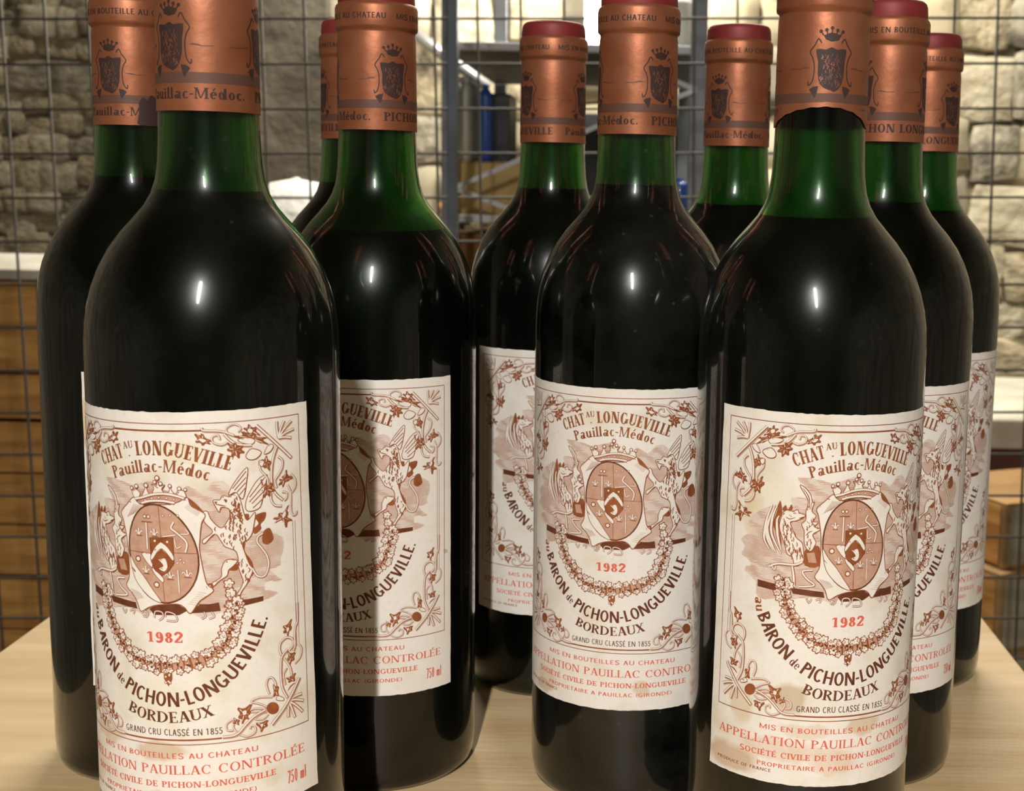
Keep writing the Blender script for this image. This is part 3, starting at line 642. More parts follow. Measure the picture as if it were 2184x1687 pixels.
('griffin','k',0.3,[-21.22,86.32,-19.91,85.78,-18.23,86.36]),
('griffin','k',0.25,[-20.17,87.07,-19.3,86.49]),
('griffin','c',0.25,[-15.13,88.52,-14.68,90.5,-14.86,92.44,-17.32,96.42,-15.83,95.97,-13.96,93.79,-13.31,91.43,-12.72,91.56,-13.35,88.82,-12.03,87.35,-12.81,85.58,-11.21,85.31,-12.32,83.86,-10.39,83.15,-12.65,81.44,-11.61,79.08,-11.98,77.75,-12.77,76.3,-13.83,76.36,-14.95,78.05,-15.25,80.44,-15.33,82.41,-16.21,84.53,-15.04,85.91]),
('griffin','k',0.3,[-16.46,95.82,-14.46,92.9,-14.11,89.22]),
('griffin','k',0.3,[-13.56,91.42,-13.79,89.24]),
('griffin','k',0.3,[-14.85,80.9,-13.83,82.05,-12.8,82.53]),
('griffin','k',0.25,[-14.32,78.09,-13.75,79.87]),
('griffin','k',0.25,[-13.21,76.83,-13.09,79.02]),
('griffin','k',0.25,[-13.69,83.8,-12.67,84.72]),
('griffin','k',0.25,[-14.81,85.49,-13.72,84.67]),
('griffin','o',0.5,[-11.5,81.7]),
('griffin','o',0.5,[-11.03,80.63]),
('griffin','o',0.5,[-11.66,80.39]),
('griffin','o',0.5,[-11.19,79.31]),
('griffin','o',0.5,[-10.57,79.54]),
('griffin','v',1.0,[-25.27,70.12,-22.64,71.27,-17.68,71.45,-15.28,72.55]),
('griffin','v',0.5,[-26.64,70.48,-25.08,71.25]),
('griffin','v',0.6,[-24.83,70.51,-23.78,69.21,-23.28,70.49]),
('griffin','v',1.0,[-18.3,70.89,-17.72,67.96,-17.44,64.78]),
('griffin','v',0.6,[-19.04,64.75,-16.9,64.6]),
('griffin','v',0.85,[-12.01,70.18,-15.06,69.59,-13.7,67.35,-11.29,65.35,-15.94,64.67]),
('lion','p',0,[21.78,81.06,23.97,80.37,23.68,77.88,25.61,74.39,26.01,71.27,25.17,70.22,24.77,73.89,23.4,77.06,21.76,77.17]),
('lion','p',0,[19.03,73.12,21.47,74.25,21.6,72.71,20.38,72.36]),
('lion','p',0,[23.18,88.2,25.25,88.49,24.97,86.14,23.72,86.22]),
('lion','p',0,[26.79,87.68,30.1,88.38,29.8,86.31,28.49,85.04,28.63,83.63,26.77,82.39,26.21,83.83,27.92,85.36]),
('lion','c',0.25,[19.97,94.56,21.61,97.94,25.4,102.02,24.94,97.5,24.54,95.31,23.62,93.02,21.86,95.17]),
('lion','k',0.45,[21.06,96.31,25.04,100.94]),
('lion','k',0.45,[21.59,95.74,24.89,99.15]),
('lion','k',0.45,[22.27,95.15,24.74,97.65]),
('lion','k',0.45,[22.94,94.29,24.6,96.14]),
('lion','c',0.25,[24.44,91.17,25.42,94.15,28.25,98.11,31.02,99.14,30.13,95.75,29.39,92.48,28.51,90.05,26.52,89.23,24.84,89.48]),
('lion','k',0.45,[25.69,93.31,30.28,98.51]),
('lion','k',0.45,[25.55,91.93,30.28,96.57]),
('lion','k',0.45,[26.24,91.33,29.68,94.4]),
('lion','k',0.45,[26.52,90.06,29.24,92.21]),
('lion','c',0.25,[15.82,93.42,17.56,93.39,18.36,94.53,20.24,94.14,22.13,95.02,23.21,92.35,23.87,88.99,24.83,86.71,27.08,88.77,26.5,84.92,25.93,82.74,24.8,81.15,23.14,80.15,23.68,77.33,24.77,73.89,25.74,72.14,24.75,69.7,23.63,67.82,22.24,65.95,21.14,63.64,20.19,64.12,22.25,67.36,22.81,69.28,22.27,71.27,21.74,73.54,21.75,76.05,21.22,78.03,19.88,78.93,18.27,79.83,17.47,81.24,15.75,83.63,12.92,81.03,12.53,82.13,15.22,84.33,13.24,87.11,12.6,89.86,14.07,90.27,14.98,87.92,17.5,85.25,19.25,86.99,20.21,89.17,19.68,90.71,17.81,91.18,17.26,89.82,16.21,91.77]),
('lion','k',0.35,[21.04,92.73,20.66,92.13,20.92,91.41]),
('lion','k',0.35,[21.85,93.52,21.47,92.93,21.74,92.2]),
('lion','k',0.35,[22.66,91.55,22.27,90.96,22.54,90.22]),
('lion','k',0.35,[21.57,90.77,21.18,90.18,21.45,89.45]),
('lion','k',0.35,[20.48,89.71,20.1,89.12,20.36,88.39]),
('lion','k',0.35,[22.37,89.07,21.99,88.48,22.25,87.75]),
('lion','k',0.35,[23.18,87.92,22.8,87.33,23.07,86.6]),
('lion','k',0.35,[21.28,87.74,20.9,87.15,21.16,86.42]),
('lion','k',0.35,[20.19,86.68,19.81,86.09,20.08,85.36]),
('lion','k',0.35,[22.08,86.32,21.7,85.73,21.97,84.99]),
('lion','k',0.35,[23.17,85.7,22.79,85.11,23.06,84.38]),
('lion','k',0.35,[19.11,85.89,18.73,85.3,19.0,84.57]),
('lion','k',0.35,[20.99,84.99,20.61,84.39,20.88,83.66]),
('lion','k',0.35,[22.35,84.36,21.96,83.77,22.23,83.04]),
('lion','k',0.35,[24.27,84.52,23.88,83.94,24.15,83.2]),
('lion','k',0.35,[24.81,83.38,24.42,82.79,24.7,82.05]),
('lion','k',0.35,[23.43,82.35,23.04,81.77,23.31,81.03]),
('lion','k',0.35,[21.79,83.0,21.41,82.41,21.68,81.68]),
('lion','k',0.35,[19.9,83.09,19.52,82.5,19.78,81.77]),
('lion','k',0.35,[18.55,82.04,18.17,81.44,18.43,80.71]),
('lion','k',0.35,[20.43,80.85,20.05,80.26,20.31,79.52]),
('lion','k',0.35,[20.96,79.71,20.58,79.12,20.84,78.38]),
('lion','k',0.35,[22.29,74.9,21.91,74.31,22.18,73.57]),
('lion','k',0.35,[23.1,72.62,22.72,72.03,22.99,71.28]),
('lion','k',0.35,[23.92,71.16,23.53,70.57,23.81,69.82]),
('lion','k',0.35,[23.12,75.69,22.73,75.1,23.0,74.36]),
('lion','k',0.35,[16.17,85.7,15.79,85.1,16.05,84.37]),
('lion','k',0.35,[17.76,83.72,17.38,83.12,17.64,82.4]),
('lion','p',0,[18.62,93.5,19.56,93.2,19.15,92.38]),
('lion','k',0.35,[16.22,92.32,17.55,91.88,19.15,91.42]),
('lion','p',0,[16.09,93.01,16.89,92.85,16.48,92.31]),
('lion','c',0.25,[18.51,75.79,21.48,75.37,20.39,73.89,19.03,72.84,18.48,71.19,16.32,69.87,14.7,68.37,14.31,69.35,16.87,70.97,17.15,73.47]),
('lion','p',0,[12.15,68.8,14.44,69.35,14.56,67.67,12.54,66.57]),
('lion','c',0.15,[12.82,68.52,14.03,68.79,13.62,67.4]),
('lion','v',0.75,[25.6,72.43,27.0,69.92,29.16,69.7,30.34,72.53,29.97,75.38,28.46,78.05,27.32,79.84,27.62,81.49,29.49,82.43]),
('lion','p',0,[29.2,82.74,30.97,83.55,31.86,81.63,32.01,79.93,30.36,78.85,28.76,79.71]),
('lion','k',0.2,[29.92,79.59,30.52,81.77]),
('lion','k',0.42,[20.19,85.8,19.7,85.0,20.18,84.16]),
('lion','k',0.42,[21.48,87.8,20.92,86.99,21.32,86.15]),
('lion','k',0.42,[23.07,90.02,22.46,89.23,23.04,88.39]),
('lion','k',0.42,[22.61,92.19,22.4,91.29,22.45,90.38]),
('lion','k',0.42,[20.55,90.25,20.05,89.82,20.52,89.36]),
('lion','k',0.42,[21.69,92.18,21.19,91.66,21.67,91.09]),
('lion','k',0.42,[23.07,88.72,22.55,87.99,23.22,87.2]),
('lion','k',0.42,[21.0,87.09,20.81,86.3,20.97,85.51]),
('lion','k',0.42,[23.03,87.52,22.68,86.95,23.15,86.34]),
('lion','k',0.42,[23.11,89.25,22.52,88.56,23.01,87.8]),
('lion','k',0.42,[22.91,90.22,22.55,89.72,22.97,89.18]),
('lion','k',0.42,[22.41,90.66,22.03,90.03,22.5,89.35]),
('lion','k',0.42,[21.79,90.5,21.2,89.85,21.63,89.15]),
('lion','k',0.42,[22.08,90.48,21.7,89.98,22.23,89.44]),
('lion','k',0.42,[22.79,88.91,22.29,88.07,22.79,87.18]),
('lion','k',0.42,[23.54,88.47,23.05,87.83,23.55,87.14]),
('lion','k',0.42,[22.83,85.95,22.55,85.09,22.92,84.18]),
('lion','k',0.42,[21.77,88.73,21.19,88.11,21.88,87.43]),
('lion','k',0.42,[22.0,92.52,21.61,91.85,21.94,91.15]),
('lion','k',0.42,[21.07,89.01,20.73,88.28,21.04,87.52]),
('lion','k',0.42,[20.38,88.55,20.13,87.7,20.47,86.82]),
('lion','k',0.42,[23.0,91.89,22.69,91.05,22.85,90.18]),
('lion','k',0.42,[22.75,91.96,22.42,91.49,22.69,90.99]),
('lion','k',0.42,[21.82,92.86,21.53,92.31,21.8,91.73]),
('lion','k',0.42,[20.97,89.69,20.54,89.27,20.94,88.81]),
('lion','k',0.42,[23.33,89.19,22.99,88.67,23.42,88.11]),
('lion','k',0.42,[20.25,87.15,19.96,86.65,20.3,86.12]),
('lion','k',0.42,[21.89,92.31,21.64,91.4,21.89,90.46]),
('lion','k',0.42,[20.56,87.87,20.21,87.26,20.5,86.61]),
('lion','k',0.42,[22.25,93.99,22.07,93.41,22.37,92.82]),
('lion','k',0.42,[20.89,85.65,20.69,85.07,20.96,84.47]),
('lion','k',0.42,[21.37,92.0,21.15,91.57,21.21,91.13]),
('lion','k',0.42,[22.97,84.45,22.44,83.76,23.08,83.0]),
('lion','k',0.42,[23.62,87.13,23.18,86.47,23.56,85.76]),
('lion','k',0.34,[18.15,83.89,17.98,83.24,18.2,82.57]),
('lion','k',0.34,[19.89,81.51,19.66,80.95,19.78,80.38]),
('lion','k',0.34,[20.76,82.42,20.7,81.81,20.9,81.18]),
('lion','k',0.34,[21.56,82.15,21.08,81.74,21.4,81.28]),
('lion','k',0.34,[21.0,82.74,20.9,82.26,21.0,81.78]),
('lion','k',0.34,[21.68,83.07,21.33,82.75,21.56,82.39]),
('lion','k',0.34,[22.49,83.27,22.34,82.6,22.56,81.9]),
('lion','k',0.34,[23.3,82.46,23.23,81.75,23.18,81.03]),
('lion','k',0.34,[23.04,80.86,22.77,80.37,23.03,79.84]),
('lion','k',0.34,[24.26,81.74,23.92,81.1,24.39,80.41]),
('lion','k',0.34,[24.09,81.93,23.99,81.38,24.15,80.81]),
('lion','k',0.34,[21.16,83.16,20.97,82.71,21.04,82.25]),
('lion','k',0.34,[24.15,82.78,23.79,82.12,24.29,81.4]),
('lion','k',0.34,[22.7,81.82,22.49,81.3,22.73,80.75]),
('lion','k',0.34,[19.93,83.28,19.85,82.75,19.96,82.21]),
('lion','k',0.34,[19.07,80.93,18.87,80.58,19.0,80.22]),
('lion','k',0.3,[22.72,72.32,23.04,71.76,22.76,71.24]),
('lion','k',0.3,[23.41,70.15,23.75,69.54,23.29,68.98]),
('lion','k',0.3,[23.91,69.88,24.29,69.24,23.96,68.66]),
('lion','k',0.3,[23.8,74.01,24.24,73.59,23.79,73.23]),
('lion','k',0.3,[24.17,69.78,24.63,69.05,24.13,68.4]),
('lion','k',0.3,[24.43,72.92,24.88,72.1,24.29,71.35]),
('lion','k',0.3,[22.43,74.72,22.67,73.9,22.46,73.11]),
('lion','k',0.3,[22.91,72.58,23.12,72.02,22.94,71.48]),
('lion','k',0.3,[23.76,69.63,24.22,68.91,23.87,68.26]),
('griffin','k',0.36,[-20.64,83.94,-20.52,83.41,-20.71,82.85]),
('griffin','k',0.36,[-16.65,77.01,-16.41,76.56,-16.67,76.08]),
('griffin','k',0.36,[-21.06,83.86,-20.68,83.44,-20.94,82.95]),
('griffin','k',0.36,[-16.59,76.63,-16.43,76.19,-16.53,75.73]),
('griffin','k',0.36,[-17.06,76.0,-16.96,75.26,-16.98,74.51]),
('griffin','k',0.36,[-20.88,79.85,-20.5,79.48,-20.76,79.05]),
('griffin','k',0.36,[-16.08,76.14,-15.87,75.57,-16.01,74.97]),
('griffin','k',0.36,[-19.9,76.23,-19.82,75.84,-19.84,75.45]),
('griffin','k',0.36,[-20.17,79.25,-19.99,78.7,-20.0,78.12]),
('griffin','k',0.36,[-20.78,80.53,-20.51,80.1,-20.81,79.62]),
('griffin','k',0.36,[-19.59,76.98,-19.33,76.49,-19.45,75.97]),
('griffin','k',0.36,[-21.56,84.3,-21.23,83.87,-21.49,83.38]),
('griffin','k',0.36,[-20.54,81.45,-20.32,81.03,-20.62,80.55]),
('griffin','k',0.36,[-17.27,75.53,-16.95,74.77,-17.1,73.98]),
('griffin','k',0.36,[-17.81,76.35,-17.68,75.86,-17.79,75.36]),
('griffin','k',0.36,[-21.19,80.83,-21.01,80.07,-21.26,79.26]),
('griffin','k',0.36,[-21.89,83.09,-21.7,82.4,-21.89,81.68]),
('griffin','k',0.36,[-19.35,82.9,-19.27,82.52,-19.41,82.11]),
('griffin','k',0.36,[-21.23,79.21,-21.02,78.53,-21.05,77.82]),
('griffin','k',0.36,[-19.35,82.46,-19.0,81.74,-19.3,80.97]),
('griffin','k',0.36,[-20.55,82.8,-20.2,82.36,-20.61,81.86]),
('griffin','k',0.36,[-19.21,75.32,-18.88,74.69,-19.1,74.02]),
('griffin','k',0.36,[-15.93,75.31,-15.65,74.81,-15.82,74.29]),
('griffin','k',0.36,[-17.67,76.39,-17.38,75.82,-17.57,75.21]),
('griffin','k',0.36,[-15.45,74.93,-15.37,74.28,-15.3,73.63]),
('griffin','k',0.36,[-18.18,77.1,-18.03,76.34,-18.25,75.56]),
('griffin','k',0.36,[-16.58,76.82,-16.32,76.09,-16.43,75.34]),
('griffin','k',0.36,[-20.64,77.7,-20.27,77.23,-20.53,76.69]),
('griffin','k',0.36,[-18.91,79.45,-18.84,79.08,-18.86,78.7]),
('griffin','k',0.36,[-18.66,75.76,-18.55,75.14,-18.65,74.5]),
('griffin','k',0.3,[-13.37,79.42,-12.95,78.83,-13.27,78.21]),
('griffin','k',0.3,[-13.76,77.37,-13.35,76.84,-13.82,76.26]),
('griffin','k',0.3,[-14.01,84.36,-13.72,83.87,-14.1,83.33]),
('griffin','k',0.3,[-14.75,84.0,-14.38,83.37,-14.78,82.69]),
('griffin','k',0.3,[-13.09,85.49,-12.94,84.95,-13.17,84.4]),
('griffin','k',0.3,[-12.84,84.79,-12.41,84.41,-12.72,84.01]),
('griffin','k',0.3,[-13.64,80.05,-13.23,79.68,-13.57,79.27]),
('griffin','k',0.3,[-14.47,83.19,-14.33,82.82,-14.55,82.44]),
('griffin','k',0.3,[-14.37,80.77,-14.05,80.47,-14.39,80.13]),
('griffin','k',0.3,[-14.27,78.6,-14.06,78.12,-14.23,77.62]),
('griffin','k',0.3,[-13.39,86.29,-13.27,85.63,-13.28,84.96]),
('griffin','k',0.3,[-12.99,86.7,-12.76,86.11,-12.93,85.5]),
('griffin','k',0.3,[-14.63,79.22,-14.2,78.58,-14.62,77.9]),
('griffin','k',0.3,[-14.25,81.56,-14.1,80.97,-14.14,80.37]),
('beam','d',0,[-29.14,65.31,-22.85,64.67,-22.22,62.52,-29.06,63.09]),
('beam','d',0,[-18.7,64.23,-8.43,63.42,-7.92,61.54,-17.67,62.32]),
('beam','d',0,[-3.92,61.86,-0.34,64.14,4.41,63.77,7.51,61.75,4.88,60.36,-2.55,60.27]),
('beam','d',0,[9.01,62.85,15.99,63.57,16.38,61.01,8.33,60.86]),
('beam','d',0,[21.41,63.48,28.41,63.67,28.4,62.31,21.4,61.66]),
('beam','d',0,[10.62,63.49,15.34,63.18,15.06,61.65,10.33,61.95]),
('shield','p',0,[9.1,94.43,11.16,92.69,13.23,89.89,11.28,90.64,9.85,92.58]),
('shield','c',0.28,[-11.92,89.58,-9.68,91.9,-7.3,94.14,-6.0,92.93,-3.94,92.21,-0.57,92.44,3.81,92.58,6.69,93.38,8.83,94.58,9.88,92.06,13.44,89.48,12.37,86.93,11.66,81.88,11.51,78.81,12.48,71.7,13.19,69.0,14.67,67.07,10.88,64.41,8.18,60.88,6.54,62.64,4.42,63.64,-0.83,63.27,-3.94,62.38,-6.69,61.02,-7.81,63.72,-9.4,66.01,-11.34,68.14,-10.1,71.11,-9.95,76.97,-10.28,82.04,-11.21,87.08]),
('shield','k',0.13,[-9.78,88.12,-7.22,92.18]),
('shield','k',0.13,[-9.49,88.28,-6.87,92.16]),
('shield','k',0.13,[-9.2,88.43,-6.52,92.13]),
('shield','k',0.13,[-8.91,88.59,-6.16,92.11]),
('shield','k',0.13,[-8.62,88.74,-5.81,92.08]),
('shield','k',0.13,[-8.33,88.9,-5.46,92.05]),
('shield','k',0.13,[-8.03,89.05,-5.1,92.02]),
('shield','k',0.13,[-7.74,89.21,-4.75,91.99]),
('shield','k',0.13,[-7.45,89.36,-4.39,91.96]),
('shield','k',0.12,[-9.95,67.54,-7.83,64.23]),
('shield','k',0.12,[-9.6,67.44,-7.53,64.33]),
('shield','k',0.12,[-9.25,67.34,-7.23,64.44]),
('shield','k',0.12,[-8.9,67.25,-6.94,64.54]),
('shield','k',0.12,[-8.55,67.15,-6.64,64.64]),
('shield','k',0.12,[-8.19,67.05,-6.34,64.74]),
('shield','k',0.12,[-7.84,66.95,-6.04,64.84]),
('shield','k',0.12,[-7.48,66.84,-5.74,64.94]),
('shield','k',0.12,[-7.13,66.74,-5.44,65.03]),
('shield','k',0.12,[8.0,91.74,11.38,89.09]),
('shield','k',0.12,[8.36,92.01,11.57,89.33]),
('shield','k',0.12,[8.72,92.28,11.76,89.56]),
('shield','k',0.12,[9.08,92.55,11.95,89.79]),
('shield','k',0.12,[9.45,92.82,12.14,90.03]),
('shield','k',0.12,[9.82,93.09,12.33,90.26]),
('shield','k',0.12,[10.19,93.36,12.53,90.49]),
('shield','k',0.12,[7.7,63.8,9.63,63.28]),
('shield','k',0.12,[8.17,64.31,10.12,63.84]),
('shield','k',0.12,[8.65,64.82,10.62,64.39]),
('shield','k',0.12,[9.13,65.32,11.12,64.94]),
('shield','k',0.12,[9.61,65.83,11.63,65.49]),
('shield','k',0.12,[10.1,66.33,12.14,66.04]),
('shield','k',0.12,[10.6,66.84,12.67,66.58]),
('shield','w2',0,[11.1,77.24,11.09,74.99,10.76,72.83,10.15,70.83,9.26,69.01,8.15,67.43,6.86,66.11,5.42,65.08,3.89,64.37,2.31,63.98,0.7,63.92,-0.88,64.2,-2.41,64.8,-3.85,65.71,-5.18,66.92,-6.36,68.39,-7.39,70.09,-8.23,72.0,-8.87,74.05,-9.29,76.22,-9.49,78.43,-9.47,80.65,-9.22,82.81,-8.75,84.86,-8.06,86.76,-7.19,88.44,-6.14,89.87,-4.93,91.02,-3.59,91.84,-2.14,92.32,-0.62,92.44,0.95,92.19,2.54,91.59,4.11,90.64,5.62,89.37,7.02,87.8,8.29,85.98,9.37,83.95,10.22,81.78,10.81,79.52]),
('shield','ko',0.5,[11.1,77.24,11.09,74.99,10.76,72.83,10.15,70.83,9.26,69.01,8.15,67.43,6.86,66.11,5.42,65.08,3.89,64.37,2.31,63.98,0.7,63.92,-0.88,64.2,-2.41,64.8,-3.85,65.71,-5.18,66.92,-6.36,68.39,-7.39,70.09,-8.23,72.0,-8.87,74.05,-9.29,76.22,-9.49,78.43,-9.47,80.65,-9.22,82.81,-8.75,84.86,-8.06,86.76,-7.19,88.44,-6.14,89.87,-4.93,91.02,-3.59,91.84,-2.14,92.32,-0.62,92.44,0.95,92.19,2.54,91.59,4.11,90.64,5.62,89.37,7.02,87.8,8.29,85.98,9.37,83.95,10.22,81.78,10.81,79.52,11.1,77.24]),
('shield','k',0.3,[0.51,92.21,0.86,83.13]),
('shield','k',0.3,[0.7,72.17,1.03,63.98]),
('shield','k',0.35,[-9.35,78.56,-2.42,78.24]),
('shield','k',0.3,[4.38,78.55,10.88,78.25]),
('shield','c',0.22,[-9.29,76.99,-7.48,74.2,-4.83,71.12,-2.63,67.98,-0.01,64.0,-3.56,65.45,-7.55,69.61,-9.02,73.94]),
('shield','c',0.2,[-5.37,77.96,-2.41,77.99,-2.32,74.11]),
('shield','c',0.2,[-2.11,74.1,0.9,71.26,0.61,69.92,-1.78,72.55]),
('shield','i2',0,[-2.55,82.77,4.36,83.02,4.34,75.48,2.53,73.07,0.66,71.91,-1.28,73.3,-2.37,75.89]),
('shield','ko',0.2,[-2.55,82.77,4.36,83.02,4.34,75.48,2.53,73.07,0.66,71.91,-1.28,73.3,-2.37,75.89,-2.55,82.77]),
('shield','c',0.2,[-2.28,77.93,0.74,81.66,3.96,78.33,3.98,76.28,0.83,79.77,-2.13,76.34]),
('shield','c',0.2,[-0.79,77.1,0.16,76.67,1.79,76.96,2.45,74.61,1.42,73.09,-0.25,73.96,1.07,74.7,0.48,75.76]),
('shield','o',1.1,[-1.01,81.95]),
('shield','o',1.0,[2.66,81.74]),
('shield','o',0.8,[1.74,89.29]),
('shield','o',0.8,[3.83,89.41]),
('shield','o',0.8,[6.01,89.37]),
('shield','o',1.2,[-3.8,88.87]),
('shield','o',1.2,[-2.63,88.85]),
('shield','o',0.9,[6.1,76.6]),
('shield','o',0.8,[7.05,75.74]),
('shield','o',0.8,[5.26,75.66]),
('shield','o',1.9,[-6.57,76.44]),
('shield','dot',0.9,[-6.57,76.44]),
('shield','o',1.9,[-1.1,69.19]),
('shield','dot',0.9,[-1.1,69.19]),
('shield','v',0.75,[-3.38,87.1,-3.33,79.36]),
('shield','k',0.5,[-4.88,87.33,-1.52,87.29]),
('shield','v',0.7,[-5.93,85.37,-5.86,83.59]),
('shield','v',0.5,[-7.02,84.23,-6.66,84.61,-5.98,83.47]),
('shield','v',0.5,[-4.74,84.21,-5.14,84.6,-5.73,83.47]),
('shield','k',0.4,[-6.72,83.22,-4.96,83.2]),
('shield','v',0.7,[-1.04,85.37,-0.96,83.6]),
('shield','v',0.5,[-2.17,84.28,-1.79,84.64,-1.08,83.47]),
('shield','v',0.5,[0.22,84.18,-0.2,84.58,-0.82,83.46]),
('shield','k',0.4,[-1.86,83.25,-0.0,83.17]),
('shield','v',0.7,[-4.2,74.42,-4.12,72.63]),
('shield','v',0.5,[-5.3,73.29,-4.93,73.67,-4.25,72.51]),
('shield','v',0.5,[-2.99,73.24,-3.39,73.63,-3.99,72.5]),
('shield','k',0.4,[-5.0,72.27,-3.2,72.22]),
('shield','v',0.7,[2.95,73.03,3.04,71.23]),
('shield','v',0.5,[1.75,71.97,2.15,72.32,2.91,71.11]),
('shield','v',0.5,[4.3,71.77,3.84,72.19,3.19,71.09]),
('shield','k',0.4,[2.08,70.92,4.06,70.76]),
('shield','v',0.7,[7.78,73.6,7.88,71.79]),
('shield','v',0.5,[6.46,72.58,6.89,72.92,7.73,71.67]),
('shield','v',0.5,[9.27,72.26,8.77,72.71,8.04,71.64]),
('shield','k',0.4,[6.82,71.52,9.01,71.26]),
('shield','v',0.8,[4.79,87.44,4.02,85.72,5.54,84.32,8.11,81.52,7.65,78.62]),
('shield','v',0.6,[5.13,83.72,1.49,83.22]),
('shield','v',0.5,[4.75,82.6,5.18,80.01,6.49,80.41]),
('shield','v',0.5,[6.6,83.97,8.75,84.01,8.05,85.36]),
('shield','v',0.55,[5.31,73.6,5.42,66.9]),
('crown','w2',0,[-6.79,93.82,-7.1,95.45,-2.84,96.41,0.83,97.04,4.77,96.18,8.45,94.75,7.87,94.04,5.52,93.09,0.45,93.53,-4.22,92.79]),
('crown','c',0.22,[-6.54,93.94,-7.37,95.95,-6.15,96.58,-4.85,95.64,-5.18,94.39]),
('crown','c',0.22,[-4.04,94.62,-3.47,96.17,-2.83,97.29,-2.31,96.15,-1.95,95.0]),
('crown','c',0.22,[-0.7,95.47,-0.39,97.21,-1.1,98.37,0.39,97.69,0.71,99.56,1.33,97.77,2.83,98.2,1.92,96.99,2.32,95.58]),
('crown','c',0.22,[3.61,95.37,4.04,96.48,4.28,97.35,4.91,96.3,5.47,95.12]),
('crown','c',0.22,[6.01,94.83,6.37,96.44,8.04,96.43,8.61,94.73,7.55,94.27]),
('crown','v',1.0,[-6.41,93.74,-4.28,94.23,-0.7,95.29,2.82,95.55,6.01,94.95,8.11,94.22]),
('crown','v',1.0,[-4.34,92.67,-1.66,93.36,1.81,93.51,5.38,92.98]),
('crown','o',1.2,[-7.46,96.83]),
('crown','o',1.4,[-5.89,97.46]),
('crown','o',1.5,[-2.77,97.87]),
('crown','o',1.2,[-0.07,98.89]),
('crown','o',1.6,[0.68,100.11]),
('crown','o',1.3,[1.63,98.51]),
('crown','o',1.2,[4.26,97.86]),
('crown','o',1.3,[6.84,97.11]),
('crown','o',1.1,[8.46,96.78]),
('crown','o',0.7,[-3.23,93.65]),
('crown','o',0.8,[-1.18,94.22]),
('crown','o',0.8,[0.95,94.51]),
('crown','o',0.8,[3.16,94.39]),
('crown','o',0.7,[5.18,93.95]),
]
GARLAND=[(-21.27,66.35),(-20.91,62.14),(-19.53,58.24),(-17.12,54.41),(-14.75,51.17),(-11.79,48.54),(-7.99,46.47),(-3.72,45.32),(0.68,45.27),(5.36,45.65),(10.44,47.08),(14.98,49.3),(17.72,52.45),(19.2,56.29),(20.03,59.82),(20.08,63.73)]
GTIP=[(-0.42,44.71),(2.09,44.5),(2.01,41.27),(0.73,39.22),(-0.49,41.48)]
GSWIRL=[[(-2.39,59.37),(-2.04,61.27),(-0.05,61.16),(0.24,59.65),(-1.05,58.67)],[(1.18,58.73),(4.21,58.68),(3.63,60.66),(1.29,61.28),(0.91,59.82)],[(11.82,61.13),(12.19,59.77),(11.1,59.08)],[(13.88,61.0),(14.59,59.58),(13.12,58.97)],[(-13.49,61.25),(-12.62,59.81),(-11.86,61.11)],[(-10.62,60.73),(-8.99,61.18),(-9.35,59.9)],[(-6.48,60.55),(-5.67,61.17),(-4.59,60.73),(-4.76,59.67),(-6.02,59.69)]]

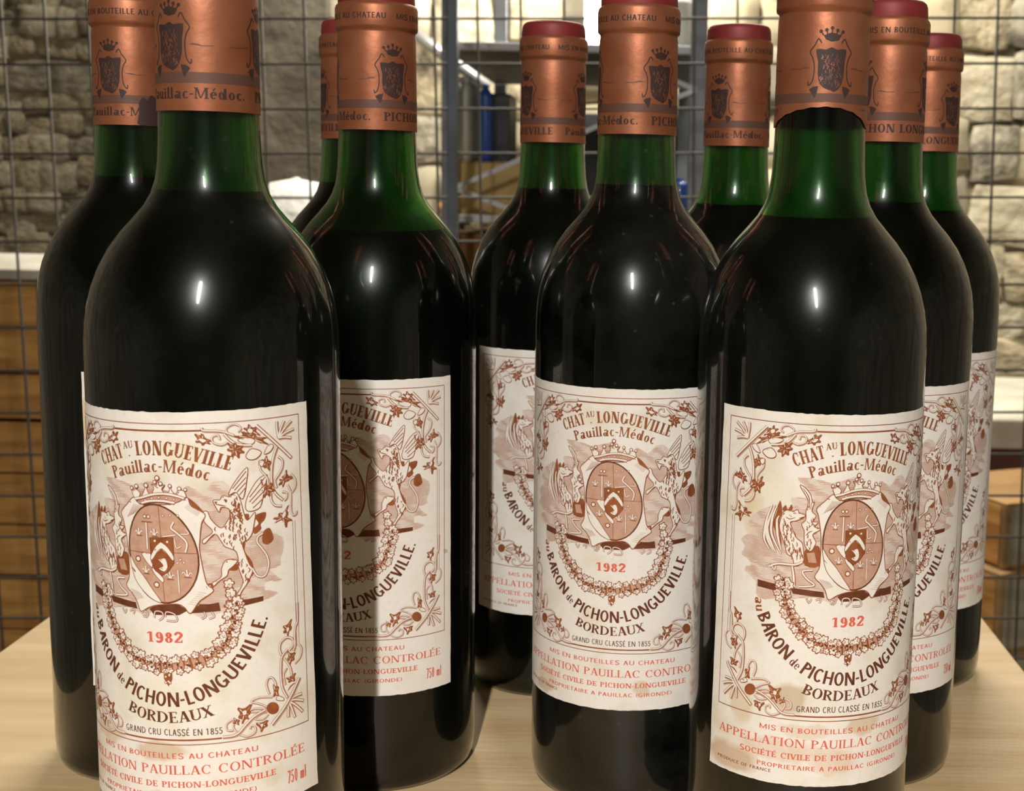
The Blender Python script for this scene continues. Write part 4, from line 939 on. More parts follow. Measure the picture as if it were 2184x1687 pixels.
# ---- compose the label (90.4 x 118.7 mm, u from the middle, v from the lower edge)
LW, LH, RB = 45.2, 118.7, 37.0
parts = {}
def part(n): return parts.setdefault(n, Print())
def inside(p, poly):
    c = False; n = len(poly)
    for i in range(n):
        a, b = poly[i], poly[i - 1]
        if (a[1] > p[1]) != (b[1] > p[1]) and p[0] < (b[0] - a[0]) * (p[1] - a[1]) / (b[1] - a[1]) + a[0]: c = not c
    return c
BASE = dict(wash=0, beam=2, griffin=3, lion=3, shield=12, crown=26, orn_top=1, orn_bot=1)
NAME = dict(wash='sky_hatching', beam='ledge', griffin='griffin', lion='winged_lion', shield='shield', crown='crown', orn_top='corner_ornament', orn_bot='corner_ornament')
rnd = random.Random(11)
ORD = {}; LASTK = {}
for g, k, wd, fl in ART:
    pts0 = list(zip(fl[0::2], fl[1::2])); fill = k in 'cpwdw2i2'
    if fill or LASTK.get(g, True): ORD[g] = ORD.get(g, 0) + (0.66 if k in ('c', 'p', 'w2', 'i2', 'd') else 0.44)
    LASTK[g] = fill
    for mir in ((1, -1) if g.startswith('orn') else (1,)):
        pts = [(p[0] * mir, p[1]) for p in pts0]; pr = part(NAME[g] + (f'|{g}|{mir}' if g.startswith('orn') else '')); b = BASE[g] + ORD[g]; d = 0.21
        vs = [Vector(p) for p in pts]
        sh = Vector((-0.07, 0.07))
        if k == 'v' and g.startswith('orn'): pr.stroke([Vector(p) - sh * 2.6 for p in pts], wd * 1.15, MID, b - 0.2)
        if k == 'v': pr.stroke(pts, wd, INK, b, taper=wd > 1.2); pr.stroke([Vector(p) + sh * min(1, wd) for p in pts], wd * 0.56, CREAM, b + d, taper=wd > 1.2)
        elif k == 'k': pr.stroke(pts, wd, INK, b, taper=True)
        elif k == 'ko': pr.stroke(pts, wd, DARK, b, smooth=False)
        elif k == 'p' and g.startswith('orn') and len(vs) < 12:
            ed = spline(vs, True, 4); c0 = sum(vs, Vector((0, 0))) / len(vs)
            pr.poly([c0 + (v - c0) * (1.18 if i % 4 < 2 else 0.80) for i, v in enumerate(ed)], INK, b)
            for q in range(0, len(vs)): pr.stroke([c0.lerp(vs[q], 0.22) + sh * 2, c0.lerp(vs[q], 0.80) + sh * 2], 0.30, CREAM if q % 2 else MID, b + d, taper=True)
        elif k == 'p': pr.poly(spline(vs, True, 3), INK, b)
        elif k == 'd': pr.poly(vs, DARK, b)
        elif k == 'c': pr.poly([v - sh * 2.4 for v in spline(vs, True, 2)], INK, b - 0.21); pr.poly(spline(vs, True, 2), CREAM, b); pr.stroke(pts, wd, INK, b + d, closed=True)
        elif k == 'w2': pr.poly(vs, MID, b)
        elif k == 'i2': pr.poly(vs, INK, b)
        elif k == 'o': pr.disc(pts[0], wd, INK, b); pr.disc(pts[0], wd * 0.62, CREAM, b + d)
        elif k == 'dot': pr.disc(pts[0], wd, DARK, b)
        elif k == 'w':
            ed = [v + Vector((rnd.uniform(-.4, .4), rnd.uniform(-.3, .3))) for v in spline(vs, True, 3)]
            pr.poly(ed, WASH, b)
            v0, v1 = min(v.y for v in vs), max(v.y for v in vs); u0, u1 = min(v.x for v in vs), max(v.x for v in vs); y = v0
            while y < v1:
                u = u0; on = None; seed = rnd.random()
                while u < u1 + 0.5:
                    hit = inside((u, y), ed) and math.sin(u * 0.8 + y * 1.3 + seed * 2) + math.sin(y * 0.35 - u * .22) > -0.75
                    if hit and on is None: on = u
                    if not hit and on is not None:
                        if u - on > 0.8: pr.stroke([(on, y), ((on + u) / 2, y + .06), (u, y)], 0.24, MID, b + 0.6, taper=True)
                        on = None
                    u += 0.4
                y += 0.44
# garland of vine leaves
pr = part('garland'); gp = spline([Vector(p) for p in GARLAND], sub=8); rnd = random.Random(5)
L1 = []; L2 = []
for i, p in enumerate(gp):
    tg = (gp[min(i + 1, len(gp) - 1)] - gp[max(i - 1, 0)]).normalized(); nn = Vector((-tg.y, tg.x)); wv = 1.75 + rnd.uniform(-.45, .45)
    L1.append(p + nn * wv); L2.append(p - nn * wv)
for i in range(len(gp) - 1): pr.poly([L2[i], L2[i + 1], L1[i + 1], L1[i]], MID if i % 3 else INK, 9)
pr.poly([Vector(p) for p in GTIP], INK, 9)
def leaf(c, r, a, b):
    pts = []
    for j in range(20):
        th = 2 * PI * j / 20; rr = r * (0.62 + 0.38 * abs(math.cos(2.5 * th)))
        pts.append((c.x + rr * math.cos(th + a), c.y + rr * math.sin(th + a)))
    pr.poly(pts, INK, b); pr.poly([(c.x + (p[0] - c.x) * 0.74, c.y + (p[1] - c.y) * 0.74) for p in pts], CREAM, b + 0.4)
    for da in (-0.9, 0, 0.9): pr.stroke([c, (c.x + r * .6 * math.cos(a + da), c.y + r * .6 * math.sin(a + da))], 0.13, INK, b + 0.8)
k = 0; b = 10
while k < len(gp):
    p = gp[k]; i = k; tg = (gp[min(i + 1, len(gp) - 1)] - gp[max(i - 1, 0)]).normalized(); nn = Vector((-tg.y, tg.x))
    for off in (rnd.uniform(-2.1, -0.9), rnd.uniform(0.8, 2.1)):
        leaf(p + nn * off + tg * rnd.uniform(-.5, .5), rnd.uniform(1.1, 1.75), rnd.uniform(0, 6.3), b + (k % 4) * 0.3)
    for q in range(2): pr.disc(p + nn * rnd.uniform(-.9, .9) + tg * rnd.uniform(-.6, .6), 0.75, DARK, b + 2.2); 
    c = p + nn * rnd.uniform(-.9, .9); pr.disc(c, 0.7, INK, b + 2.4); pr.disc(c, 0.42, CREAM, b + 2.6)
    k += 3 if rnd.random() < .5 else 4
for q in range(9): c = Vector((rnd.uniform(-.9, 1.3), rnd.uniform(40.2, 44.5))); pr.disc(c, 0.9, INK, b + 2); pr.disc(c, 0.55, CREAM, b + 2.3)
for q in range(16):
    c = Vector((20.0 * (1 if q % 2 else -1.03) + rnd.uniform(-2.2, 2.2), rnd.uniform(60, 69 if q % 2 else 67))); leaf(c, rnd.uniform(1.1, 1.9), rnd.uniform(0, 6), b + 1 + (q % 3) * 0.3)
for sw in GSWIRL: pr.stroke(sw, 0.55, INK, b + 2); pr.stroke(sw, 0.24, CREAM, b + 2.4)
# borders
pr = part('border')
pr.stroke([(-41.9, 115.4), (41.9, 115.4)], .24, INK, 1); pr.stroke([(-41.9, 21.6), (41.9, 21.6)], .26, INK, 1)
for s in (-1, 1):
    pr.stroke([(41.9 * s, 21.5), (41.9 * s, 115.5)], .24, INK, 1)
    for o, wv in ((-.42, .15), (.42, .15)): pr.stroke([(39 * s + o, 46), (39 * s + o, 84.2)], wv, INK, 1)
for v, u0, u1 in ((113.4, -13.8, 13.8), (23.0, -15, 15)):
    pr.stroke([(u0, v), (u1, v)], .5, INK, 1)
# lettering
ca = arc_curve([(-21, 101.3), (-18.9, 102.3), (-11, 105.1), (-5.2, 106.2), (0.4, 106.5), (6, 106.0), (12.5, 104.3), (20.4, 101.6), (22, 101)])
pr = part('title_lettering')
def span(c, u0, u1): return dict(lo=at_u(c, u0), hi=at_u(c, u1))
text_on(pr, 'CHAT', ca, 4.1, INK, 3, .21, .06, True, **span(ca, -19.4, -10.0)); text_on(pr, 'AU', ca, 2.0, INK, 3, .18, .06, True, raise_=2.3, **span(ca, -9.6, -6.2))
text_on(pr, '.', ca, 2.5, INK, 3, **span(ca, -8.4, -7.4)); text_on(pr, 'LONGUEVILLE', ca, 4.1, INK, 3, .23, .06, True, **span(ca, -5.7, 20.8))
cb_ = arc_curve([(-16, 98.0), (-13.9, 99.0), (-7, 101.0), (1.0, 101.75), (8.5, 100.9), (14.6, 99.1), (16, 98.6)])
text_on(pr, 'Pauillac-Médoc', cb_, 3.6, INK, 3, .19, .06, True, **span(cb_, -14.3, 14.9))
cc = arc_curve([(-29.9, 61.5), (-29.5, 57.5), (-28.7, 53.9), (-27.1, 50.9), (-25.4, 47.4), (-22.6, 44), (-19.6, 41.3), (-14.6, 37.4), (-11.3, 35.5), (-7.8, 34.2), (-2.9, 33.3), (2.5, 33.1), (6.5, 33.7), (11, 35.2), (15, 37.2), (19.5, 40.5), (23.5, 45), (26.5, 49.8), (28.7, 54.7), (29.8, 57.6)])
pr = part('estate_lettering')
text_on(pr, 'au', cc, 3.2, INK, 3, .17, .08, False, **span(cc, -29.75, -28.95)); text_on(pr, 'BARON', cc, 4.3, DARK, 3, .185, .13, False, **span(cc, -28.75, -18.5)); text_on(pr, 'de', cc, 3.0, DARK, 3, .15, .06, True, **span(cc, -18.0, -15.2))
text_on(pr, 'PICHON-LONGUEVILLE.', cc, 4.3, DARK, 3, .185, .13, False, **span(cc, -14.7, 29.7))
cdx = arc_curve([(-15, 31.6), (-13.4, 30.7), (-8, 28.9), (0, 28.2), (7, 28.8), (13.2, 30.2), (15, 30.8)])
text_on(pr, 'BORDEAUX', cdx, 3.3, DARK, 3, .17, .06, True, **span(cdx, -13.5, 13.3))
def line(u0, u1, v): return [Vector((u0, v)), Vector((u1, v))]
text_on(pr, 'GRAND CRU CLASSÉ EN 1855', line(-14.7, 15.4, 24.4), 1.9, DARK, 3, .14, .11, False)
pr = part('appellation_lettering')
text_on(pr, 'MIS EN BOUTEILLES AU CHATEAU', line(-26.2, 25.2, 17.4), 1.6, RED, 3, .13, .11, False)
text_on(pr, 'APPELLATION PAUILLAC CONTROLÉE', line(-41.2, 40.2, 12.6), 2.7, RED, 3, .13, .05, True)
text_on(pr, 'SOCIÉTÉ CIVILE DE PICHON-LONGUEVILLE', line(-32.6, 30.2, 8.6), 1.8, RED, 3, .16, .08, True)
text_on(pr, 'PROPRIETAIRE A PAUILLAC (GIRONDE)', line(-26.4, 24.2, 5.2), 1.4, RED, 3, .14, .11, False)
text_on(pr, 'PRODUCE OF FRANCE', line(-41.4, -21.4, 3.4), 1.0, INK, 3, .15, .12, False)
text_on(pr, '750 ml', line(33.6, 40.4, 4.4), 3.9, RED, 3, .2, .09, False)
pr = part('vintage_number'); text_on(pr, '1982', line(-5.4, 5.8, 52.2), 3.0, RED, 3, .21, .08, True)
STEP = 1.5; FLAT = {n: p.flat(STEP) for n, p in parts.items()}
def wrap(name, flat, R, tilt, mats, z0=0.0, rfun=None, lay0=0.04, dl=0.012):
    V, F = flat; c, s = math.cos(tilt), math.sin(tilt); key = {}; W = []; FF = []; MI = []
    for vs, m, l in F:
        idx = []
        for i in vs:
            kk = (i, l)
            if kk not in key:
                u, v = V[i]; u, v = c * u - s * (v - LH / 2 * (tilt != 0)), s * u + c * v + (LH / 2 * (1 - c) if tilt else 0)
                r = (rfun(v + z0) if rfun else R) + lay0 + dl * l; a = u / (rfun(None) if rfun else R)
                key[kk] = len(W); W.append((r * math.sin(a) / 1000, -r * math.cos(a) / 1000, (v + z0) / 1000))
            idx.append(key[kk])
        FF.append(idx); MI.append(m)
    me = mesh(name, W, FF, rfun is not None)
    for m in mats: me.materials.append(m)
    me.polygons.foreach_set('material_index', MI); me.update()
    return me
def paper_mesh(tilt, seed):
    rnd = random.Random(seed); us = [-LW] + [k * STEP for k in range(math.ceil(-LW / STEP), int(LW / STEP) + 1)] + [LW]; nv = 24; V = []; F = []; UV = []
    c, s = math.cos(tilt), math.sin(tilt)
    def put(u, v, r):
        uu, vv = c * u - s * (v - LH / 2 * (tilt != 0)), s * u + c * v + (LH / 2 * (1 - c) if tilt else 0); a = uu / (RB + .1)
        V.append((r * math.sin(a) / 1000, -r * math.cos(a) / 1000, vv / 1000)); UV.append((u / 100 + 0.5, v / 100))
    nu = len(us); wob = [[rnd.uniform(-.12, .12) for _ in range(nu + nv)] for _ in range(4)]
    for lay, r in ((0, RB + .10), (1, RB - .15)):
        for j in range(nv + 1):
            for i, u in enumerate(us):
                v = LH * j / nv; uu = u
                if j == 0: v += wob[0][i]
                if j == nv: v += wob[1][i]
                if i == 0: uu += wob[2][j]
                if i == nu - 1: uu += wob[3][j]
                put(uu, v, r)
    n = nu * (nv + 1)
    for j in range(nv):
        for i in range(nu - 1): a = j * nu + i; F.append((a, a + 1, a + nu + 1, a + nu))
    for i in range(nu - 1):
        F.append((n + i, n + i + 1, i + 1, i)); a = nv * nu + i; F.append((a, a + 1, n + a + 1, n + a))
    for j in range(nv):
        a = j * nu; F.append((n + a, a, a + nu, n + a + nu)); a = j * nu + nu - 1; F.append((a, n + a, n + a + nu, a + nu))
    me = mesh('label', V, F); uvl = me.uv_layers.new(name='label_uv')
    for lp_ in me.loops: uvl.data[lp_.index].uv = UV[lp_.vertex_index]
    return me
def nd(nt, typ, **kw):
    n = nt.nodes.new(typ)
    for k, v in kw.items(): setattr(n, k, v)
    return n
def mth(nt, op, a, c=0.0, clamp=False):
    n = nd(nt, 'ShaderNodeMath', operation=op, use_clamp=clamp)
    for i, x in enumerate((a, c)):
        if isinstance(x, (int, float)): n.inputs[i].default_value = x
        else: nt.links.new(x, n.inputs[i])
    return n.outputs[0]
def mixc(nt, fac, a, c):
    n = nd(nt, 'ShaderNodeMix', data_type='RGBA')
    for i, x in ((0, fac), (6, a), (7, c)):
        if hasattr(x, 'node'): nt.links.new(x, n.inputs[i])
        else: n.inputs[i].default_value = x
    return n.outputs[2]
def paper_mat(name, stain, seed, spots=(), base='e8e1d6'):
    m = bpy.data.materials.new(name); m.use_nodes = True; nt = m.node_tree; b = nt.nodes['Principled BSDF']
    b.inputs['Roughness'].default_value = 0.7; b.inputs['Specular IOR Level'].default_value = 0.35
    uvn = nd(nt, 'ShaderNodeUVMap', uv_map='label_uv')
    mp = nd(nt, 'ShaderNodeMapping'); mp.inputs['Location'].default_value = (seed * 1.7, seed * 0.9, 0); nt.links.new(uvn.outputs[0], mp.inputs[0])
    def noise(sc, det):
        n = nd(nt, 'ShaderNodeTexNoise'); n.inputs['Scale'].default_value = sc; n.inputs['Detail'].default_value = det; nt.links.new(mp.outputs[0], n.inputs['Vector']); return n
    big = noise(7, 5); fine = noise(60, 4)
    f = mth(nt, 'MULTIPLY', mth(nt, 'SUBTRACT', big.outputs['Fac'], 0.50), 5.0 * stain, True)
    col = mixc(nt, f, lin(base), lin('cdbf9a'))
    col = mixc(nt, mth(nt, 'MULTIPLY', mth(nt, 'SUBTRACT', fine.outputs['Fac'], 0.55), 1.6, True), col, lin('cfc6b4'))
    sep = nd(nt, 'ShaderNodeSeparateXYZ')
    dst = nd(nt, 'ShaderNodeVectorMath', operation='MULTIPLY_ADD'); nt.links.new(noise(14, 4).outputs['Color'], dst.inputs[0]); dst.inputs[1].default_value = (0.05, 0.05, 0); nt.links.new(uvn.outputs[0], dst.inputs[2])
    nt.links.new(dst.outputs[0], sep.inputs[0])
    for u, v, ru, rv, st, cl in spots:
        dx = mth(nt, 'DIVIDE', mth(nt, 'SUBTRACT', sep.outputs[0], u / 100 + 0.525), ru / 100); dy = mth(nt, 'DIVIDE', mth(nt, 'SUBTRACT', sep.outputs[1], v / 100 + 0.025), rv / 100)
        d = mth(nt, 'SQRT', mth(nt, 'ADD', mth(nt, 'MULTIPLY', dx, dx), mth(nt, 'MULTIPLY', dy, dy)))
        fac = mth(nt, 'MULTIPLY', mth(nt, 'MULTIPLY', mth(nt, 'SUBTRACT', 1.0, d), 3.0, True), st)
        col = mixc(nt, fac, col, lin(cl))
    nt.links.new(col, b.inputs['Base Color'])
    bp = nd(nt, 'ShaderNodeBump'); bp.inputs['Strength'].default_value = 0.12; bp.inputs['Distance'].default_value = 0.0004
    nt.links.new(noise(160, 3).outputs['Fac'], bp.inputs['Height']); nt.links.new(bp.outputs[0], b.inputs['Normal'])
    return m
# ------------------------------------------------------------------ capsule
RC = 14.75
CAPP = [(14.75, 247.4), (14.45, 281.2), (14.2, 282.6), (14.25, 283.4), (15.05, 284.0), (15.2, 285.0), (15.2, 291.6), (14.9, 292.6), (14.1, 293.4)]
def rcap(z):
    if z is None: return RC
    for (r0, z0), (r1, z1) in zip(CAPP, CAPP[1:]):
        if z0 <= z <= z1: return r0 + (r1 - r0) * (z - z0) / (z1 - z0)
    return CAPP[0][0] + 0.02 if z < CAPP[0][1] else CAPP[-1][0]
CSTEP = 2 * PI * RC / 96
def capsule_mesh(torn=None):
    V = []; F = []; seg = 96
    rows = [(14.75, None)] + [(rcap(z), z) for z in (257, 259, 265, 272)] + CAPP[1:]
    for r, z in rows:
        for k in range(seg):
            a = 2 * PI * k / seg; zz = z; rr = r
            if zz is None:
                zz = 247.4
                if torn is not None:
                    d = (math.degrees(a) - torn + 180) % 360 - 180
                    e = max(0.0, math.cos(math.radians(min(90, abs((d - 6) / (0.92 if d < 6 else 0.74))))))
                    zz = 248.2 + 5.9 * e ** 0.75 + 0.12 * math.sin(d * 0.35) * (e > 0)
                    rr = rcap(zz) + 0.12
            V.append((rr * math.sin(a) / 1000, -rr * math.cos(a) / 1000, zz / 1000))
    for j in range(len(rows) - 1):
        for k in range(seg): F.append((j * seg + k, j * seg + (k + 1) % seg, (j + 1) * seg + (k + 1) % seg, (j + 1) * seg + k))
    n = len(V)                                # inner skin so that the foil has thickness
    for f in (1.0, 0.97):
        for k in range(seg): x, y, z = V[k]; V.append((x * f, y * f, z + (0.0002 if f < 1 else 0)))
    for k in range(seg): F.append((n + seg + k, n + seg + (k + 1) % seg, n + (k + 1) % seg, n + k))
    me = mesh('capsule', V, F, True); return me
cap_print = {}
def cpart(n): return cap_print.setdefault(n, Print())
HALF = PI * RC
for k3 in range(3):
    s0 = k3 * 2 * HALF / 3
    pr = cap_print.setdefault('crest', Print()) if k3 == 0 else None
    if pr is None: continue
    def c7(x, y): return ((x - 925) / 49.0, 265.9 + (738 - y) / 49.0)
    sh = [c7(*p) for p in [(690, 465), (840, 470), (925, 430), (1010, 470), (1160, 460), (1140, 650), (1130, 850), (1080, 1010), (990, 1090), (930, 1070), (840, 1040), (760, 970), (725, 820), (725, 650)]]
    pr.poly(spline([Vector(p) for p in sh], True, 2), 1, 1)
    rr_ = random.Random(3)
    for q in range(64):
        p = c7(rr_.uniform(775, 1085), rr_.uniform(520, 990)); pr.stroke([p, (p[0] + rr_.uniform(-.7, .7), p[1] - rr_.uniform(.2, .7)), (p[0] + rr_.uniform(-.6, .6), p[1] - rr_.uniform(.8, 1.5))], rr_.uniform(.16, .34), 2 if q % 3 else 0, 2, taper=True)
    cr_ = [c7(*p) for p in [(800, 260), (830, 320), (925, 350), (1030, 330), (1075, 260), (1000, 235), (925, 215), (860, 235)]]; pr.poly([Vector(p) for p in cr_], 1, 1)
    for x, y in [(755, 200), (840, 180), (925, 150), (1010, 185), (1095, 205)]:
        pr.disc(c7(x, y), 1.1, 1, 1.2); pr.stroke([c7(x, y), c7(925 + (x - 925) * 0.75, 260)], 0.4, 1, 1)
    for m_ in (1, -1):
        def cm_(x, y): return c7(925 + (x - 925) * m_, y)
        pr.stroke([cm_(770, 370), cm_(720, 310), cm_(670, 400), cm_(600, 500), cm_(640, 580)], .38, 1, 1); pr.stroke([cm_(640, 580), cm_(670, 700), cm_(665, 850), cm_(640, 950), cm_(590, 1000), cm_(580, 940)], .38, 1, 1)
        pr.poly([cm_(600, 1060), cm_(660, 1020), cm_(740, 1010), cm_(720, 1110), cm_(690, 1190)], 1, 1)
        pr.stroke([cm_(600, 735), cm_(520, 735), cm_(430, 755)], .45, 2, 1, taper=True); pr.stroke([cm_(430, 755), cm_(280, 750)], .2, 2, 1)
pr = cpart('band'); pr.poly([(-HALF, 255.2), (HALF, 255.2), (HALF, 258.2), (-HALF, 258.2)], 2, .5)
pr = cpart('capsule_lettering')
def deg(d): return (d - 180) / 180 * HALF          # text is laid out from -180; crest 1 sits at 0 deg = start + 180
text_on(pr, 'PICHON LONGUEVILLE', [Vector((-14 / 180 * HALF, 250.7)), Vector((HALF * 0.985, 250.7))], 3.1, 1, 1, .2, .07, True)
text_on(pr, 'Pauillac-Médoc.', [Vector((-HALF * 0.90, 250.8)), Vector((-32 / 180 * HALF, 250.8))], 3.1, 1, 1, .19, .07, True)
pr = cpart('neck_lettering')
for q in range(2): text_on(pr, 'MIS EN BOUTEILLE AU CHATEAU', [Vector((-HALF + q * HALF + 1, 287.2)), Vector((-HALF + q * HALF + HALF - 2.5, 287.2))], 2.0, 1, 1, .17, .12, False)
M_cap = mat('copper_foil', 'a86a4a', 0.46, 0.55, noise=90, color2='9b5c3c', bump=0.03, bscale=140)
M_capr = mat('red_foil', '933431', 0.55, 0.2, noise=60, color2='7d2a28')
CPR = [M_cap, mat('capsule_ink', '3c2622', 0.6, 0.1), mat('capsule_wash', '664638', 0.55, 0.25)]
CFLAT = {n: p.flat(CSTEP) for n, p in cap_print.items()}
CMESH = {n: wrap(n, f, RC, 0, CPR, rfun=rcap, lay0=0.05, dl=0.02) for n, f in CFLAT.items()}
cap_me = capsule_mesh()
top_me = lathe('capsule_top', [(14.12 / 1000, .29335), (14.15 / 1000, .2946), (13.95 / 1000, .2976), (13.5 / 1000, .2990), (12.6 / 1000, .2998), (0.010, .2999), (0.0098, .2995), (0, .2995)], 96)
# ------------------------------------------------------------------ glass and wine
OUT = [(0, 12), (14, 9), (24, 3.5), (29, 0.8), (32, 0), (34.2, 0.7), (35.8, 2.6), (36.6, 5.5), (36.95, 10), (37, 20), (37, 60), (37, 110), (37, 150), (37, 176), (36.9, 181), (36.55, 186), (35.8, 191), (34.4, 196.5), (32.3, 202), (29.4, 207.5), (25.8, 212.5), (22.3, 216.5), (19.2, 220.2), (17.0, 224), (15.7, 228), (15.0, 233), (14.65, 239), (14.4, 247), (14.15, 265), (14.0, 281), (13.7, 284), (14.2, 285), (14.3, 291), (13.6, 293.5), (13.3, 298)]
def inner_r(z):
    for (r0, z0), (r1, z1) in zip(OUT[9:], OUT[10:]):
        if z0 <= z <= z1: return r0 + (r1 - r0) * (z - z0) / (z1 - z0) - (3.2 if z < 228 else 3.2 + min(1, (z - 228) / 30) * 1.3)
    return 33.8
INN = [(9.2, 298)] + [(inner_r(z), z) for z in (290, 280, 265, 247, 239, 233, 228, 224, 220.2, 216.5, 212.5, 207.5, 202, 196.5, 191, 186, 181, 176, 150, 110, 60, 24)] + [(33.4, 9), (31.5, 5.5), (28, 3.6), (23.5, 6.0), (14, 11.2), (0, 14.2)]
def mm(p): return [(r / 1000, z / 1000) for r, z in p]
glass_me = lathe('glass', mm(OUT + INN), 96)
def wine_mesh(lev):
    low = [(0, 14.15), (14, 11.15), (23.5, 5.95), (28, 3.55), (31.55, 5.45), (33.46, 9), (33.86, 24)]
    zs = [60, 110, 150, 176, 181, 186, 191, 196.5, 202, 207.5, 212.5, 216.5, 220.2, 224, 228, 233, 239]
    up = [(inner_r(z) + .06, z) for z in zs if z < lev - 0.4]
    return lathe('wine', mm(low + up + [(inner_r(lev + .3) + .06, lev + .35), (inner_r(lev) - 0.9, lev), (0, lev)]), 96)
def glass_mat(name, dust, seed, haze=0.25):
    m = bpy.data.materials.new(name); m.use_nodes = True; nt = m.node_tree; b = nt.nodes['Principled BSDF']
    b.inputs['Base Color'].default_value = (0.07, 0.28, 0.05, 1); b.inputs['Transmission Weight'].default_value = 1; b.inputs['Roughness'].default_value = haze; b.inputs['IOR'].default_value = 1.25
    b.inputs['Coat Weight'].default_value = 0.9; b.inputs['Coat Roughness'].default_value = 0.05
    tc = nd(nt, 'ShaderNodeTexCoord'); mp = nd(nt, 'ShaderNodeMapping'); mp.inputs['Location'].default_value = (seed, seed * 2.3, seed * 0.7); nt.links.new(tc.outputs['Object'], mp.inputs[0])
    n = nd(nt, 'ShaderNodeTexNoise'); n.inputs['Scale'].default_value = 28; n.inputs['Detail'].default_value = 8; n.inputs['Roughness'].default_value = .65; nt.links.new(mp.outputs[0], n.inputs['Vector'])
    v = nd(nt, 'ShaderNodeTexVoronoi'); v.inputs['Scale'].default_value = 190; nt.links.new(mp.outputs[0], v.inputs['Vector'])
    f = mth(nt, 'MULTIPLY', mth(nt, 'MULTIPLY', mth(nt, 'SUBTRACT', n.outputs['Fac'], 0.40), 3.2, True), dust * 0.2)
    sp = mth(nt, 'MULTIPLY', mth(nt, 'MULTIPLY', mth(nt, 'SUBTRACT', 0.16, v.outputs['Distance']), 9, True), mth(nt, 'MULTIPLY', mth(nt, 'SUBTRACT', n.outputs['Fac'], 0.5), 6.0 * dust, True))
    d = nd(nt, 'ShaderNodeBsdfDiffuse'); d.inputs['Color'].default_value = (0.42, 0.39, 0.34, 1); d.inputs['Roughness'].default_value = 1
    mx = nd(nt, 'ShaderNodeMixShader'); nt.links.new(mth(nt, 'ADD', f, sp, True), mx.inputs[0]); nt.links.new(b.outputs[0], mx.inputs[1]); nt.links.new(d.outputs[0], mx.inputs[2])
    nt.links.new(mx.outputs[0], nt.nodes['Material Output'].inputs['Surface'])
    return m
M_wine = mat('dark_red_wine', (0.006, 0.0022, 0.0030, 1), 0.5, spec=0.1)
# ------------------------------------------------------------------ the ten bottles
#  name: x, y (m), label heading, label foot z (mm), label tilt, capsule heading, wine level, dust, label stain, label text
BOT = {
 'A': (-.1934, .51116, 56, 39.5, 0, -15 - 240, 228.0, .035, .5),
 'B': (-.12918, .3997, -7.6, 45.0, .022, -27 - 240, 224.0, .05, .55),
 'C': (-.13241, .61379, 0, 39, 0, -120 - 60, 227.5, .03, .4),
 'D': (-.10062, .50739, -14.3, 39.3, 0, 34, 210.1, .015, .25),
 'E': (-.0412, .60578, 15.9, 39, 0, -53 - 120, 226.6, .03, .35),
 'F': (-.00278, .49953, -10, 39.0, 0, 34, 228.8, .12, .4),
 'G': (.04113, .60277, 0, 39, 0, -39 - 240, 221.1, .03, .4),
 'H': (.05622, .43202, 15.5, 42.6, -.018, 3 - 120, 219.3, .045, .5),
 'I': (.09285, .51995, -2.6, 39, -.01, -50, 224.1, .045, .35),
 'J': (.12993, .62148, 0.5, 39.2, 0, 38 - 120, 220.1, .05, .45)}
LABEL = {
 'A': 'green glass wine bottle with a blackened patch on its capsule, label turned far aside',
 'B': 'green glass wine bottle with damp-stained label standing in front of the blackened-capsule bottle',
 'C': 'green glass wine bottle almost hidden behind the low-filled bottle',
 'D': 'low-filled green glass wine bottle with shadow across its label',
 'E': 'green glass wine bottle whose label is half covered by the dusty bottle before it',
 'F': 'dusty green glass wine bottle standing between the low-filled and the torn-capsule bottles',
 'G': 'green glass wine bottle showing only its neck between the dusty and torn-capsule bottles',
 'H': 'green glass wine bottle with torn capsule and brown-stained label',
 'I': 'green glass wine bottle close behind the torn-capsule bottle, one end of its label showing',
 'J': 'rearmost green glass wine bottle, the one nearest the stacked wine cartons'}
SPOT = {
 'H': [(-17, 28.5, 6.5, 5.5, .55, 'a98a45'), (-33, 23, 5, 7, .45, 'c3a767'), (8, 19.5, 7, 3.5, .5, 'c09a62'), (-12, 18, 9, 3, .35, 'c9a877'), (-36, 5, 11, 5.5, .6, 'b98a55'), (-20, 11, 16, 4.5, .35, 'd0a778'), (-2, 8, 9, 5, .4, 'd4aa80'), (-32, 86, 4, 11, .4, 'cdb56f'), (-24, 92, 7, 9, .22, 'd6c48c')],
 'B': [(-3, 19.5, 9, 3.2, .5, 'b98f57'), (-24, 22, 10, 4, .4, 'bf9d63'), (0, 3, 13, 5, .45, 'd39a6a'), (-34, 10, 7, 9, .4, 'd8b79a'), (14, 42, 6, 8, .28, 'd4cda4'), (-2, 34, 14, 9, .25, 'd8d09f'), (8, 107, 8, 4, .35, 'd9cd95'), (-14, 104, 8, 5, .3, 'ddd3a8')],
 'F': [(12, 8, 3.5, 3.5, .5, 'c7a566'), (-28, 7, 7, 4.5, .4, 'cfae84'), (-30, 3, 7, 2.5, .5, 'bd9663'), (-10, 108, 12, 4, .25, 'ddd0a6')],
 'A': [(-43, 100, 4, 12, .6, 'd8b35a')], 'E': [(-36, 104, 4, 6, .4, 'c7a566')], 'D': [(42, 52, 1.2, 1.2, .5, '8a7a60')]}
lab_cache = {}
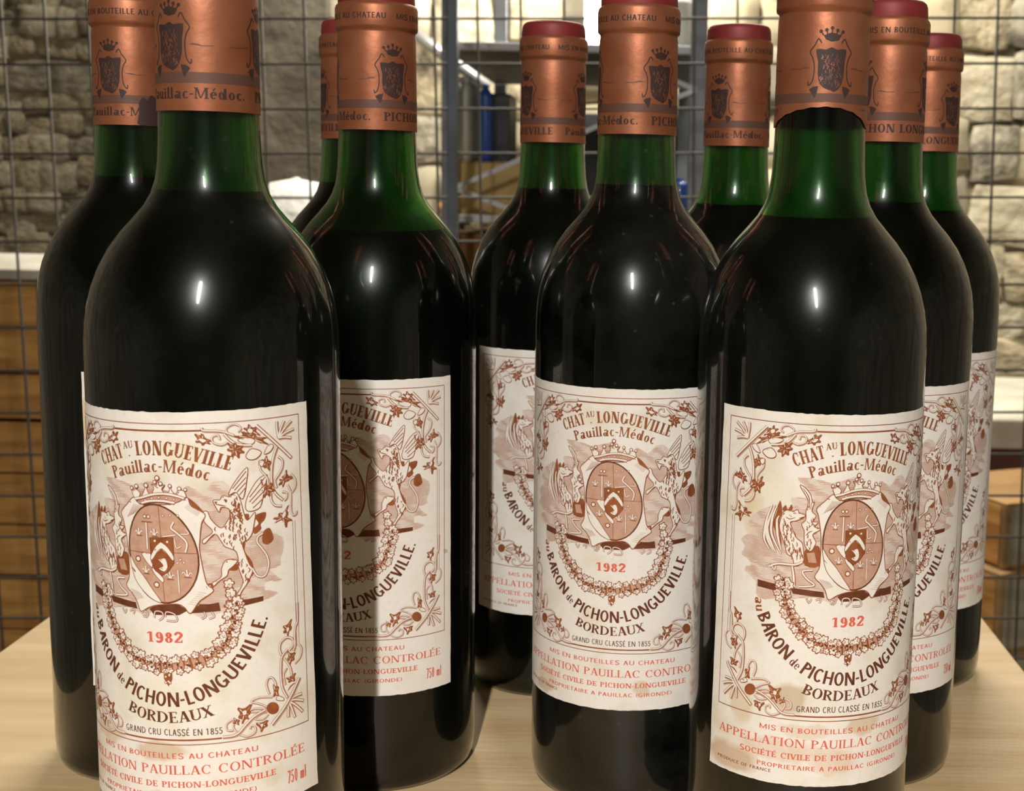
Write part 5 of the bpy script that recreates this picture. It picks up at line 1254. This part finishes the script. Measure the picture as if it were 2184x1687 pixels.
for k, (x, y, lh, lz, tilt, ch, lev, dust, stain) in BOT.items():
    e = empty('wine_bottle', (x, y, ZT)); tag(e, LABEL[k], 'wine bottle', 'wine bottles standing on the plywood table')
    sd = ord(k) - 64
    g = obj('glass', glass_me if k == 'A' else glass_me.copy(), None, e); g.data.materials.clear(); g.data.materials.append(glass_mat('green_glass_' + k.lower(), dust, sd * 0.37)); g.rotation_euler.z = sd * 0.7
    obj('wine', wine_mesh(lev), M_wine, e)
    rz = math.radians(ch)
    c = obj('capsule', capsule_mesh(-6 - ch) if k == 'H' else cap_me, M_cap, e, (0, 0, 0), (0, 0, rz)); c['label'] = 'copper foil capsule' if k != 'H' else 'copper foil capsule with torn lower edge'
    t = obj('capsule_top', top_me, M_capr, c); t['label'] = 'red foil top'
    for q in range(3): obj('crest', CMESH['crest'], None, c, (0, 0, 0), (0, 0, q * 2 * PI / 3))
    obj('band', CMESH['band'], None, c); obj('neck_lettering', CMESH['neck_lettering'], None, c)
    if k == 'A':
        pp_ = Print(); u0 = math.radians(43 - ch) % (2 * PI) * RC; u0 -= 2 * HALF if u0 > HALF else 0
        pp_.poly(spline([Vector((u0 + a_, b_)) for a_, b_ in ((-4.2, 247.5), (-4.6, 250), (-3.9, 253), (-4.3, 255.4), (-2.6, 257.6), (-1.2, 256.6), (0.4, 258.6), (2.6, 257.2), (4.4, 258), (5.2, 254), (4.6, 250), (5.0, 247.6))], True, 3), 1, 2)
        obj('blackened_patch', wrap('blackened_patch', pp_.flat(CSTEP), RC, 0, CPR, rfun=rcap, lay0=0.05, dl=0.02), None, c)
    if k == 'H':
        Vc, Fc = CFLAT['capsule_lettering']
        def keep(f):
            for i in f[0]:
                a = Vc[i][0] / RC; d = (math.degrees(a) + 6 + ch + 180) % 360 - 180
                ee = max(0.0, math.cos(math.radians(min(90, abs((d - 6) / (0.92 if d < 6 else 0.74))))))
                if Vc[i][1] < 248.9 + 5.9 * ee ** 0.75: return False
            return True
        obj('capsule_lettering', wrap('capsule_lettering', (Vc, [f for f in Fc if keep(f)]), RC, 0, CPR, rfun=rcap, lay0=0.05, dl=0.02), None, c)
    else: obj('capsule_lettering', CMESH['capsule_lettering'], None, c)
    lab = obj('label', paper_mesh(tilt, sd), paper_mat('label_paper_' + k.lower(), stain, sd, SPOT.get(k, ())), e, (0, 0, lz / 1000), (0, 0, math.radians(lh)))
    lab['label'] = 'cream paper label printed in bronze and red'
    if tilt not in lab_cache: lab_cache[tilt] = {n: wrap(n.split('|')[0], f, RB + .1, tilt, PRINT) for n, f in FLAT.items()}
    for n, me in lab_cache[tilt].items(): obj(n.split('|')[0], me, None, lab)
